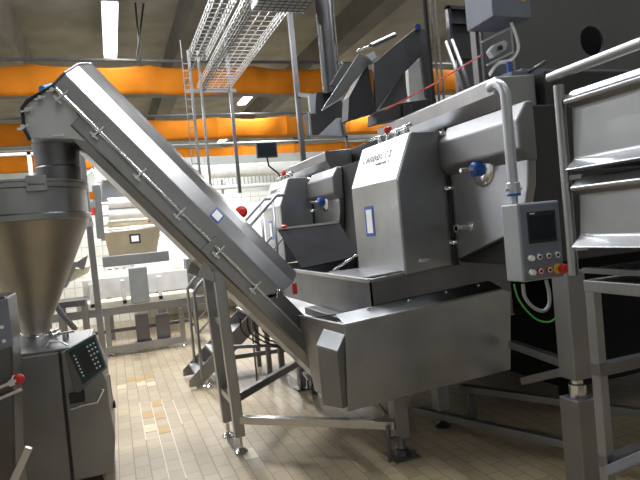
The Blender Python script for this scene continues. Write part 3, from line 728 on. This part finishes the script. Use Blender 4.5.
k = MB(); k.tube([A_(418,27,YC-.02), A_(418,27,YC+.6)], .028, 14); k.build('pivot', BLUE, lf)
k = MB(); k.box(2.55, 2.65, 4.55, 4.65, 2.2, 2.62); k.build('stand', STD, lf)

# vertical dark duct and small hanging funnels
dc = thing('vertical_duct', 'dark round duct dropping from the ceiling beside the loading chute', 'duct', (2.0, 5.6, 3.0))
a, b = at(318,-10,Y=5.6), at(331,94,Y=5.6)
k = MB(); xm_ = (a.x+b.x)/2; k.tube([(xm_+.02,5.6,6.75),(xm_+.02,5.6,b.z)], .085, 24); k.build('pipe', DUCT, dc)
k = MB(); k.tube([(xm_+.13,5.6,6.75),(xm_+.13,5.6,b.z)], .012, 8); k.build('side_pipe', CHROME, dc)
def F_(px, py, Y=5.6): return at(px, py, Y=Y)
fn = thing('funnel_box', 'black and grey funnel boxes hanging under the dark round duct', 'funnel', (2.1, 5.7, 2.6))
k = MB(); k.prism([F_(317,92), F_(333,92), F_(345,105), F_(345,116), F_(316,116)], (0,.15,0)); k.build('upper_box', BLACKP, fn, .004)
k = MB(); k.prism([F_(307,113), F_(347,116), F_(346,124), F_(320,135), F_(310,135)], (0,.12,0)); k.build('lower_box', BLACKP, fn, .004)
k = MB(); k.prism([F_(318,136,5.58), F_(337,118,5.58), F_(343,118,5.58), F_(347,136,5.58)], (0,.02,0)); k.build('chute_plate', PANELSIDE, fn, .003)
k = MB(); k.bar(F_(309,112,5.56), F_(311,136,5.56), .02, .02); k.bar(F_(311,136,5.56), F_(348,137,5.56), .02, .02); k.bar(F_(342,118,5.56), F_(348,148,5.56), .025, .02); k.build('frame', STM, fn)
k = MB(); k.prism([F_(309,95), F_(316,93), F_(315,112), F_(311,114)], (0,.05,0)); k.build('side_plate', PANELSIDE, fn)

# bundle of poles rising from the ledge
for i, (px0, py0, px1, py1, Yp, r_, mt_, lb) in enumerate([
    (424,-10,434,110,4.3,.020,DARKGREY,'dark thick pole at the left of the pole bundle over the ledge'),
    (431,-10,439,104,4.3,.010,CHROME,'thin bright pole in the bundle over the ledge'),
    (437,-10,443,102,4.25,.010,STB,'second thin bright pole in the bundle over the ledge'),
    (477,-10,484,88,3.3,.013,CHROME,'bright pole rising under the blue-grey junction box')]):
    a, b = at(px0, py0, Y=Yp), at(px1, py1, Y=Yp); xm_ = (a.x*.3+b.x*.7)
    o = MB().tube([(xm_, Yp, 6.75), (xm_, Yp, 2.40)], r_, 10).build('pole', mt_)
    tag(o, lb, 'pole', 'poles above the nearer tumbler')
    if i == 0:
        pass
dgs = []
for (p0, p1, lb) in [((446,42),(466,97),'left slanted grey strut leaning on the ledge'), ((452,40),(472,93),'right slanted grey strut leaning on the ledge')]:
    o = MB().tube([at(*p0, Y=3.9), at(*p1, Y=3.6)], .014, 10).build('slanted_strut', STM); tag(o, lb, 'strut', 'slanted struts on the ledge')
for (px, py) in ((440,45),(443,62),(441,80)):
    pass
o = MB().tube([at(385,110,Y=3.9), at(430,86,Y=3.6), at(482,55,Y=3.1)], .006, 8).build('pull_cord', RED); tag(o, 'red emergency pull cord stretched above the bright ledge', 'cord')

gf = thing('wall_cabinet', 'dark glossy framed cabinet behind the poles at the top right', 'cabinet', (3.4, 4.4, 3.2))
a, b = at(449,10,Y=4.4), at(482,56,Y=4.4)
MB().box(a.x, b.x+.25, 4.4, 4.46, b.z-.03, a.z).build('door', CHAR, gf, .005)
k = MB(); k.box(a.x-.03, a.x, 4.37, 4.42, b.z-.05, a.z+.03); k.box(a.x-.03, b.x+.25, 4.37, 4.42, a.z, a.z+.03); k.box(a.x, b.x+.25, 4.37, 4.42, a.z-.13, a.z-.11); k.build('frame', STD, gf)
k = MB(); k.box(a.x+.05, b.x+.2, 4.42, 4.47, 2.43, b.z-.03); k.build('lower_panel', STM, gf)

jb = thing('junction_box', 'blue-grey junction box cut by the top edge, right of the poles', 'box', (2.9, 3.1, 3.0))
a, b = at(493,16,Y=3.0), at(531,12,Y=3.0)
jx0, jx1, jz = a.x, b.x, a.z
MB().box(jx0, jx1, 3.0, 3.28, jz, jz+.4).build('body', PANELGREY, jb, .005)
k = MB(); k.lathe((jx1-.06, 3.0, jz+.12), [(.02,0),(.02,.01)], (0,-1,0), 16); lab(k.build('lock', YELLOW, jb), 'round yellow lock')
MB().box(jx0+.08, jx0+.14, 3.3, 3.36, jz-.5, jz+.3).build('post', STD, jb)
pc = thing('pneumatic_cluster', 'cluster of hoses, rods and a silver valve below the junction box', 'valve', (2.9, 3.2, 2.5))
Yq = 3.05
k = MB(); k.bar(at(482,42,Y=Yq), at(510,28,Y=Yq), .014, .014); k.bar(at(487,65,Y=Yq), at(513,52,Y=Yq), .014, .014); k.build('rod', CHROME, pc)
k = MB(); q = [at(x,y,Y=Yq-.02) for x,y in ((490,50),(495,44),(505,40),(508,42),(507,49),(499,54),(494,57))]; k.prism(q, (0,.05,0)); k.build('valve_body', ALU, pc, .006)
q = at(500,48,Y=Yq-.03); MB().lathe(q, [(.016,0),(.016,.01)], (0,-1,0), 16).build('valve_eye', BLACK, pc)
for i, (dx_, mt_) in enumerate(((0,ALU),(.012,BLACK),(-.012,WHITE))):
    o_ = V((dx_,dx_,dx_)); k = MB(); k.hose([at(511,22,Y=Yq)+o_, at(517,38,Y=Yq)+o_, at(518,50,Y=Yq)+o_, at(510,60,Y=Yq)+o_, at(498,63,Y=Yq)+o_, at(490,74,Y=Yq)+o_], .008 if i else .011, 8); k.build('hose', mt_, pc)
k = MB(); k.box(*(lambda p: (p.x, p.x+.16, 3.0, 3.2, p.z-.07, p.z+.02))(at(512,74,Y=3.0))); k.build('terminal_box', PANELGREY, pc, .004)
k = MB(); k.bar(at(508,62,Y=2.95), at(509,72,Y=2.95), .02, .02); k.build('blue_fitting', BLUE, pc)
k = MB(); k.box(*(lambda p: (p.x-.04, p.x+.1, 3.02, 3.12, p.z-.08, p.z+.03))(at(538,78,Y=3.0))); k.tube([at(528,72,Y=3.0), at(545,62,Y=3.0)], .012, 8); k.build('cylinder_mount', STD, pc)

# ===================================================== WIRE MESH CABLE TRAYS
ct = thing('cable_tray', 'wide hanging wire mesh cable tray running into the hall at the top', 'cable tray', (1.6, 7, 4.1))
zt_ = 4.2
xa = at(190,70,Z=zt_).x
yE = at(232,97,Z=zt_).y
def mesh_tray(x0, x1, y0, y1, z, h, dx=.06, dy=.16, r=.006):
    k = MB(); n = int((x1-x0)/dx)
    for i in range(n+1): k.bar((x0+(x1-x0)*i/n,y0,z),(x0+(x1-x0)*i/n,y1,z), r*1.6)
    for zz in (z+h*.5, z+h):
        for x in (x0, x1): k.bar((x,y0,zz),(x,y1,zz), r*2.2)
    m_ = int((y1-y0)/dy)
    for j in range(m_+1):
        y = y0+(y1-y0)*j/m_
        k.bar((x0,y,z-.006),(x1,y,z-.006), r*1.6); k.bar((x0,y,z),(x0,y,z+h), r*1.6); k.bar((x1,y,z),(x1,y,z+h), r*1.6)
    return k
xs0, xs1 = 1.12, 2.05
print('tray', xa, yE)
yE = 10.3
mesh_tray(1.68, 2.24, 5.92, yE, zt_, .10, .11, .16, .005).build('wide_mesh', GALV, ct)
mesh_tray(1.33, 1.58, 5.92, 8.6, zt_+.03, .12, .08, .14, .005).build('side_mesh', GALV, ct)
k = MB()
for (x, z) in ((1.74,zt_+.03),(1.78,zt_+.03),(1.82,zt_+.035),(1.45,zt_+.06)):
    k.tube([(x,5.92,z),(x+.02,7,z+.01),(x-.01,yE,z)], .014, 8)
k.build('cable', BLACK, ct)
k = MB(); k.bar((1.45,yE-.1,zt_-.03),(2.35,yE-.1,zt_-.03), .07, .05); k.build('support_bar', STD, ct)
# vertical ladder
lx, ly = 1.33, 8.55
k = MB()
for x in (lx-.02, lx+.12): k.bar((x,ly,1.9),(x,ly,zt_+.15), .035, .035)
n = 22
for i in range(n): k.bar((lx-.12,ly,1.95+i*.105),(lx+.0,ly,1.95+i*.105), .012, .012)
k.bar((lx-.12,ly,1.9),(lx-.12,ly,zt_+.3), .012, .012)
k.build('drop_ladder', GALV, ct)
for (px0, py0, px1, py1, Yp, r_, lb) in [
    (231,98,239,182,yE-.1,.035,'grey hanging pole under the left end of the mesh tray'),
    (288,-10,304,172,8.4,.045,'taller grey pole right of the mesh tray, reaching up to the ceiling')]:
    a, b = at(px0,py0,Y=Yp), at(px1,py1,Y=Yp); x = (a.x+b.x)/2
    o = MB().bar((x,Yp,b.z-.2),(x,Yp,6.2 if r_ < .04 else 6.75), r_*1.6, r_*1.6, ref=(0,1,0)).build('hanging_pole', DUCT); tag(o, lb, 'pole', 'hanging poles over the middle')
k = MB(); a = at(305,95,Y=8.3); k.bar(at(298,95,Y=8.36), at(322,97,Y=8.3), .05, .06); tag(k.build('pole_bracket', STD), 'dark short arm reaching from the taller pole to the funnel boxes', 'bracket')
# grey checked box cut by the top edge
tb2 = thing('cable_duct', 'pale grey cable duct with a dark netted face at the top edge', 'duct', (1.9, 5.2, 4.3))
a, b = at(246,2,Y=5.9), at(303,13,Y=5.9)
MB().box(a.x+.05, b.x, 5.2, 5.9, b.z, b.z+.35).build('body', PANELSIDE, tb2, .004)
k = MB()
for i in range(9): k.bar((a.x+.06+i*.07,5.19,b.z-.01),(a.x+.06+i*.07,5.9,b.z-.01), .008)
for i in range(9): k.bar((a.x+.05,5.2+i*.08,b.z-.01),(b.x,5.2+i*.08,b.z-.01), .008)
k.build('net', DARKGREY, tb2)
MB().box(b.x-.1,b.x-.06,5.5,5.54,b.z+.3,6.76).build('hanger', STM, tb2)
k = MB(); k.bar((b.x-.02,5.19,b.z-.06),(b.x-.02,5.19,b.z+.3), .05, .02); k.build('slotted_strip', GALV, tb2)
# ceiling tie rods left of the ladder
for (p0, p1, lb) in [((135,0),(141,66),'left thin tie rod crossing below the ceiling'), ((144,0),(136,66),'right thin tie rod crossing below the ceiling')]:
    a, b = at(*p0, Y=12.9), at(*p1, Y=13.0); a = b+(a-b)*((6.75-b.z)/(a.z-b.z)); tag(MB().tube([a, b], .02, 8).build('tie_rod', DARKGREY), lb, 'rod', 'tie rods below the ceiling')

# ======================================================== BACKGROUND MIDDLE
# monitor on its arm
mo = thing('monitor', 'small dark monitor hanging above the pipes behind the farther tumbler', 'monitor', (2.0, 6.9, 2.5))
a, b = at(256,141,Y=6.9), at(278,157,Y=6.9)
MB().box(a.x, b.x, 6.9, 6.95, b.z, a.z-.02).build('housing', DARKGREY, mo, .006)
k = MB(); k.box(a.x+.015, b.x-.015, 6.895, 6.9, b.z+.015, a.z-.035); k.build('screen', SCREEN, mo)
k = MB(); k.tube([((a.x+b.x)/2,6.93,b.z),((a.x+b.x)/2+.01,6.93,b.z-.1),((a.x+b.x)/2+.12,6.92,b.z-.2),(2.06,6.9,2.24)], .012, 8); k.build('arm', BLACK, mo)
# white pipes running across
for (px, py, Yp, r_, lb) in [
    (230,171,13.5,.16,'thickest white pipe crossing behind the monitor'),
    (230,187,13.3,.05,'upper thin white pipe below the thick one'),
    (230,196,13.1,.05,'middle thin white pipe below the thick one'),
    (230,208,13.0,.07,'lowest white pipe, behind the stair handrail')]:
    a = at(px, py, Y=Yp)
    o = MB().tube([(.9,Yp,a.z),(12,Yp,a.z)], r_, 14).build('white_pipe', WHITEP); tag(o, lb, 'pipe', 'white pipes across the hall')
k = MB()
a0, a1 = at(205,180,Y=14.5), at(360,168,Y=14.5)
for px in (a0.x+.4, a0.x+3.6): k.box(px, px+.06, 14.52, 14.58, 0, a0.z)
for i in range(46): k.bar((a0.x-.2+i*.1,14.5,a0.z-.25),(a0.x-.2+i*.1,14.5,a0.z+.15), .03, .012)
k.bar((a0.x-.2,14.5,a0.z+.15),(a0.x+4.4,14.5,a0.z+.15), .03); k.bar((a0.x-.2,14.5,a0.z-.25),(a0.x+4.4,14.5,a0.z-.25), .03)
tag(k.build('grey_grille', GREY), 'grey slatted grille band behind the white pipes', 'grille')
k = MB(); a = at(206,182,Y=12.3); k.box(a.x,a.x+.09,12.3,12.4,0,3.1); tag(k.build('white_column', WHITE), 'slim white upright carrying the white pipes', 'column')
k = MB(); a = at(230,160,Y=15); k.box(.5,8,15,15.06,a.z-.15,a.z+.12); tag(k.build('wall_beam', PALEWALL), 'pale horizontal beam under the farthest orange sheet', 'beam')
k = MB(); a = at(230,143,Y=23.5); k.tube([(-7,23.5,a.z),(12,23.5,a.z)], .035, 8); tag(k.build('ceiling_pipe', GREY), 'grey pipe crossing between the two lower orange sheets', 'pipe')

# stairs with handrail
sr = thing('platform_stairs', 'small steel step unit with handrails behind the conveyor leg', 'stairs', (.9, 6.5, 0))
sx0, sy0, sw = .76, 6.15, .55
for i in range(4):
    z = .17+.19*i; x = sx0-.07+.2*i
    MB().box(x, x+.24, sy0+.02, sy0+sw-.02, z-.03, z).build('tread', ST, sr, .003)
for y in (sy0, sy0+sw):
    MB().prism([(sx0-.14,y,.03),(sx0-.02,y,.03),(sx0+.95,y,.78),(sx0+.95,y,.88),(sx0+.74,y,.86),(sx0-.14,y,.10)], (0,.015,0)).build('stringer', STM, sr)
    MB().tube([(sx0,y,.1),(sx0,y,1.02),(sx0+.06,y,1.10),(sx0+1.0,y,1.98),(sx0+1.1,y,1.98)], .018, 10).build('handrail', ST, sr)
    MB().tube([(sx0,y,.58),(sx0+1.05,y,1.52)], .012, 8).build('mid_rail', ST, sr)
    MB().tube([(sx0+.95,y,.8),(sx0+.95,y,1.92)], .016, 8).build('rail_post', ST, sr)
k = MB(); foot(k, sx0+.05, sy0+.02, 0, .1); k.build('foot', CHROME, sr); k = MB(); foot(k, sx0+.05, sy0+sw, 0, .1); k.build('foot', CHROME, sr)
MB().box(sx0+.9, 1.55, sy0, sy0+sw, .86, .9).build('landing', ST, sr)
MB().box(1.48, 1.53, sy0, sy0+.05, 0, .86).build('landing_leg', STM, sr); MB().box(1.48, 1.53, sy0+sw-.05, sy0+sw, 0, .86).build('landing_leg', STM, sr)
# red stop knob seen over the conveyor's edge
p = at(241,212,Y=6.0); sk_ = thing('signal_knob', 'round red knob on a thin post just behind the upper edge of the conveyor cover', 'knob', (p.x, p.y, 0))
MB().lathe(p, [(.04,.02),(.065,.01),(.065,-.03),(.03,-.05)], (0,1,0), 20).build('knob', RED, sk_)
MB().tube([(p.x,p.y,0),(p.x,p.y,p.z-.02)], .01, 8).build('post', STM, sk_)
# black cables and machine under the conveyor
cbk = thing('cable_bundle', 'bundle of black cables looping under the conveyor foot', 'cable', (1.2, 5.0, .8))
for i in range(5):
    a = at(240+7*i,318,Y=5.0); b_ = at(262+8*i,345-i,Y=5.0); c_ = at(300,342+2*i,Y=5.0)
    MB().hose([a, a+V((.01,0,-.12)), a.lerp(b_,.6)+V((0,0,-.06)), b_, b_.lerp(c_,.5)+V((0,0,-.03)), c_], .008, 6).build('cable', BLACK, cbk)
MB().bar(at(232,347,Y=5.05), at(312,343,Y=5.05), .04, .03).build('carrier_bar', STM, cbk)
MB().bar(at(234,357,Y=6.6), at(318,345,Y=6.6), .05, .05).build('rear_bar', STM, cbk)
p = at(312,372,Y=5.0); k = MB(); k.tube([p+V((-.07,0,-.03)), p+V((.06,0,.05))], .045, 16); mt = k.build('gear_motor', ALU); tag(mt, 'small silver gear motor below the conveyor foot', 'motor')
k = MB(); k.tube([at(314,378,Y=4.95), at(318,388,Y=4.95), at(313,394,Y=4.95), at(311,388,Y=4.95), at(315,380,Y=4.95)], .008, 8); tag(k.build('hanging_cable', BLACK), 'short black cable loop hanging below the gear motor', 'cable')

# ================================================================ PACKING LINE
pk = thing('packing_conveyor', 'long low white-sided packing conveyor crossing behind the left aisle', 'conveyor', (0, 8.8, 0))
YP = 8.75
def Q(px, py, Y=YP): return at(px, py, Y=Y)
zt1 = Q(150,283).z; zt0 = Q(150,306).z
def seg(name, x0, x1, z0, z1, mat, y0=YP, y1=YP+.6, bev=.004): return MB().box(x0,x1,y0,y1,z0,z1).build(name, mat, pk, bev)
xL, xR = Q(82,290).x, Q(183,290).x+.1
seg('white_side_wall', xL, xR, Q(130,296).z, Q(130,276).z, WHITE, YP+.15, YP+.2)
seg('belt', xL-.1, xR+.1, Q(130,306).z, Q(130,300).z, CREAM, YP+.1, YP+.6)
seg('side_beam', xL-1.3, xR+.2, Q(130,313).z, Q(130,305).z, ST, YP, YP+.08)
seg('floor_beam', Q(103,355).x, Q(183,350).x, .06, .15, ST, YP-.02, YP+.06)
seg('lower_beam', xL-.1, xR, .30, .35, STD, YP+.3, YP+.36)
seg('rear_side_wall', xL, xR, Q(130,296).z, Q(130,276).z+.08, WHITE, YP+.75, YP+.8)
for px in (62, 108, 183):
    x = Q(px,330).x; lg = MB().box(x-.035,x+.035,YP+.012,YP+.075,.06,Q(px,308).z).build('leg', ST, pk, .003)
    k = MB(); foot(k, x, YP+.035, 0, .08); k.build('foot', CHROME, lg)
for px, w in ((88,.02),(121,.02),(158,.02)):
    x = Q(px,285).x; seg('white_bracket', x, x+.06, Q(130,304).z, Q(130,280).z, WHITE, YP+.1, YP+.15)
# control cabinet on the line
a, b = Q(128,268,YP-.1), Q(150,302,YP-.1)
cab = MB().box(a.x, b.x, YP-.15, YP-.02, b.z, a.z).build('control_cabinet', GREY, pk, .02)
for px0, px1 in ((135,151),(156,172)):
    a, b = Q(px0,316,YP), Q(px1,341,YP); seg('motor_box', a.x, b.x, b.z, a.z, STD, YP+.1, YP+.3)
k = MB(); k.bar(Q(102,352,YP+.3), Q(152,340,YP+.3), .05, .06); k.build('black_bar', BLACKP, pk)
# low end roller table beside the hopper
tb3 = thing('side_table', 'dark steel table end with cream ramp between hopper and packing line', 'table', (-.6, 8.4, 0))
a, b = at(57,297,Y=8.3), at(86,300,Y=8.3)
k = MB(); k.box(a.x, b.x, 8.15, 8.7, b.z-.06, b.z+.02); k.build('table_top', STD, tb3, .004)
for x in (a.x+.03, b.x-.03):
    for y in (8.19, 8.66): MB().box(x-.03,x+.03,y-.03,y+.03,0,b.z-.06).build('leg', STM, tb3)
k = MB(); k.prism([at(66,284,Y=8.5), at(73,270,Y=8.5), at(90,266,Y=8.5), at(88,273,Y=8.5)], (0,.3,0)); lab(k.build('ramp', CREAM, tb3), 'cream plastic ramp')
k = MB(); k.prism([at(60,288,Y=8.4), at(73,262,Y=8.4), at(78,262,Y=8.4), at(66,288,Y=8.4)], (0,.3,0)); k.prism([at(72,265,Y=8.45), at(88,255,Y=8.45), at(84,270,Y=8.45)], (0,.02,0)); k.build('ramp_frame', STM, tb3)
k = MB(); k.tube([at(52,298,Y=7.9), at(60,312,Y=7.9), at(76,330,Y=7.9)], .035, 12); k.build('hose', DARKGREY, tb3)

# depositor machine with rollers
dp = thing('wrapping_machine', 'film wrapping machine with white rollers and tan hopper behind the packing line', 'machine', (.1, 10.5, 0))
YD = 10.2
def D_(px, py, Y=YD): return at(px, py, Y=Y)
a, b = D_(95,185), D_(105,238); MB().box(a.x-.05, b.x, YD-.05, YD+.5, b.z, a.z).build('side_cabinet', ST, dp, .006)
for i, (py, mt_, r_) in enumerate(((201,WHITE,.09),(212,WHITE,.10),(222,CREAM,.05),(229,STB,.04),(236,CREAM,.05))):
    a, b = D_(108,py), D_(152,py-1); k = MB(); k.tube([(a.x,YD+.1+.05*i,b.z),(b.x+.15,YD+.1+.05*i,b.z)], r_, 20); k.tube([(a.x-.12,YD+.1+.05*i,b.z),(a.x,YD+.1+.05*i,b.z)], .025, 8); k.build('roller', mt_, dp)
k = MB(); k.prism([D_(104,233), D_(161,226), D_(157,252), D_(110,259)], (0,.5,0)); lab(k.build('hopper', BRASS, dp, .005), 'tan steel hopper')
k = MB(); a = D_(135,238,YD-.01); k.box(a.x-.09,a.x+.09,YD-.012,YD-.002,a.z-.09,a.z+.07); pl_ = k.build('plate', BLACKP, dp)
k = MB(); k.box(a.x-.06,a.x+.06,YD-.016,YD-.012,a.z-.06,a.z+.04); k.build('plate_face', WHITE, pl_)
k = MB(); a, b = D_(104,261), D_(168,254); k.box(a.x-.02,b.x,YD-.2,YD+.4,b.z-.11,b.z+.06); k.build('drive_box', STM, dp, .006)
k = MB()
for i in range(9):
    a = D_(110+7*i,271-i*.6); k.lathe((a.x,YD-.2,a.z), [(.045,0),(.045,.04)], (0,-1,0), 10)
a, b = D_(103,276), D_(165,266); k.bar((a.x,YD-.1,a.z),(b.x,YD-.1,b.z+.02), .04, .04); k.build('roller_row', STD, dp)
a, b = D_(112,180), D_(150,196); MB().box(a.x-.2, b.x, YD+.4, YD+.9, b.z, a.z+.05).build('rear_housing', GREY, dp, .005)
k = MB(); a = D_(115,176); k.box(a.x-.2,a.x+.7,YD+.2,YD+.6,a.z-.03,a.z+.03); k.build('top_shelf', WHITE, dp)
k = MB(); a = D_(152,219,YD-.1); k.bar(a+V((-.06,0,-.05)), a+V((.06,0,.05)), .04, .04); lab(k.build('red_lever', RED, dp), 'red lever at the roller end')
for x in (D_(106,270).x, D_(160,270).x): MB().box(x-.04,x+.04,YD+.1,YD+.18,0,D_(130,268).z).build('leg', STM, dp)
for (px, py, mt_) in ((90,196,ORANGE),(90,212,RED),(91,205,STB)):
    a = D_(px,py); MB().box(a.x-.05,a.x+.07,YD-.1,YD,a.z-.06,a.z+.06).build('switch', mt_, dp)
k = MB(); a = D_(94,178); k.tube([D_(86,176), D_(92,170), D_(98,182), D_(104,178)], .03, 8); k.build('hose', WHITE, dp)
# tall pale pipe frame right of the hopper
o = thing('upright_frame', 'tall grey steel upright between the hopper and the wrapping machine', 'frame', (-.15, 7.2, 0))
a = at(88,200,Y=7.2); k = MB(); k.bar((a.x,7.2,0),(a.x-.02,7.2,at(85,150,Y=7.2).z), .07, .07, ref=(0,1,0)); k.build('upright', ST, o)
k = MB(); p = at(88,224,Y=7.15); k.box(p.x-.06,p.x+.06,7.12,7.18,p.z-.03,p.z+.03); k.build('clamp', STB, o)

# white covered conveyor housing behind the incline, its front sloped to catch overhead light
wh = thing('white_cover', 'long white plastic covered housing behind the incline conveyor', 'housing', (1.3, 11.2, 0))
a, b = at(150,226,Y=11.2), at(262,300,Y=11.2)
MB().prism([(a.x-.35,11.2,.75),(a.x-.35,11.2,1.0),(a.x-.35,12.2,2.25),(a.x-.35,12.45,2.25),(a.x-.35,12.45,.75)], (3.0,0,0)).build('shell', WHITE, wh, .02)
for x in (a.x, a.x+1.2, a.x+2.4): MB().box(x, x+.06, 11.3, 11.36, 0, .75).build('leg', ST, wh)
MB().box(a.x-.2, a.x+2.7, 11.1, 11.2, .66, .75).build('side_rail', ST, wh, .004)
# machines right of the stairs in the far middle
fm = thing('far_slicer', 'grey boxy machine beyond the stairs, under the incline conveyor', 'machine', (1.6, 9.3, 0))
a = at(190,272,Y=9.62); MB().box(a.x-.05, a.x+.5, 9.62, 10.0, a.z-.18, a.z+.22).build('body', STM, fm, .01)
k = MB(); k.lathe((a.x+.25,9.62,a.z), [(.06,0),(.05,.02)], (0,-1,0), 20); k.build('dial', CHROME, fm)
for x in (a.x, a.x+.42): MB().box(x, x+.05, 9.7, 9.75, 0, a.z-.18).build('leg', STM, fm)
# long pale beams low left behind hopper (far upper left)
k = MB(); a = at(5,148,Y=12.5); b = at(95,150,Y=12.5); k.box(-6.9,b.x,12.45,12.55,b.z-.05,b.z+.0); 
for i in range(8): k.box(b.x-.05-.6*i,b.x+.02-.6*i,12.45,12.55,2.4,b.z)
tag(k.build('white_guard_rail', WHITEP), 'white guard rail above the tiled partition at the far left', 'rail')

# ---------------------------------------------------------------- exposure
S.view_settings.view_transform = 'Standard'; S.view_settings.look = 'None'
S.view_settings.gamma = 1; S.view_settings.use_curve_mapping = False
S.view_settings.exposure = 0.0
S.cycles.max_bounces = 8
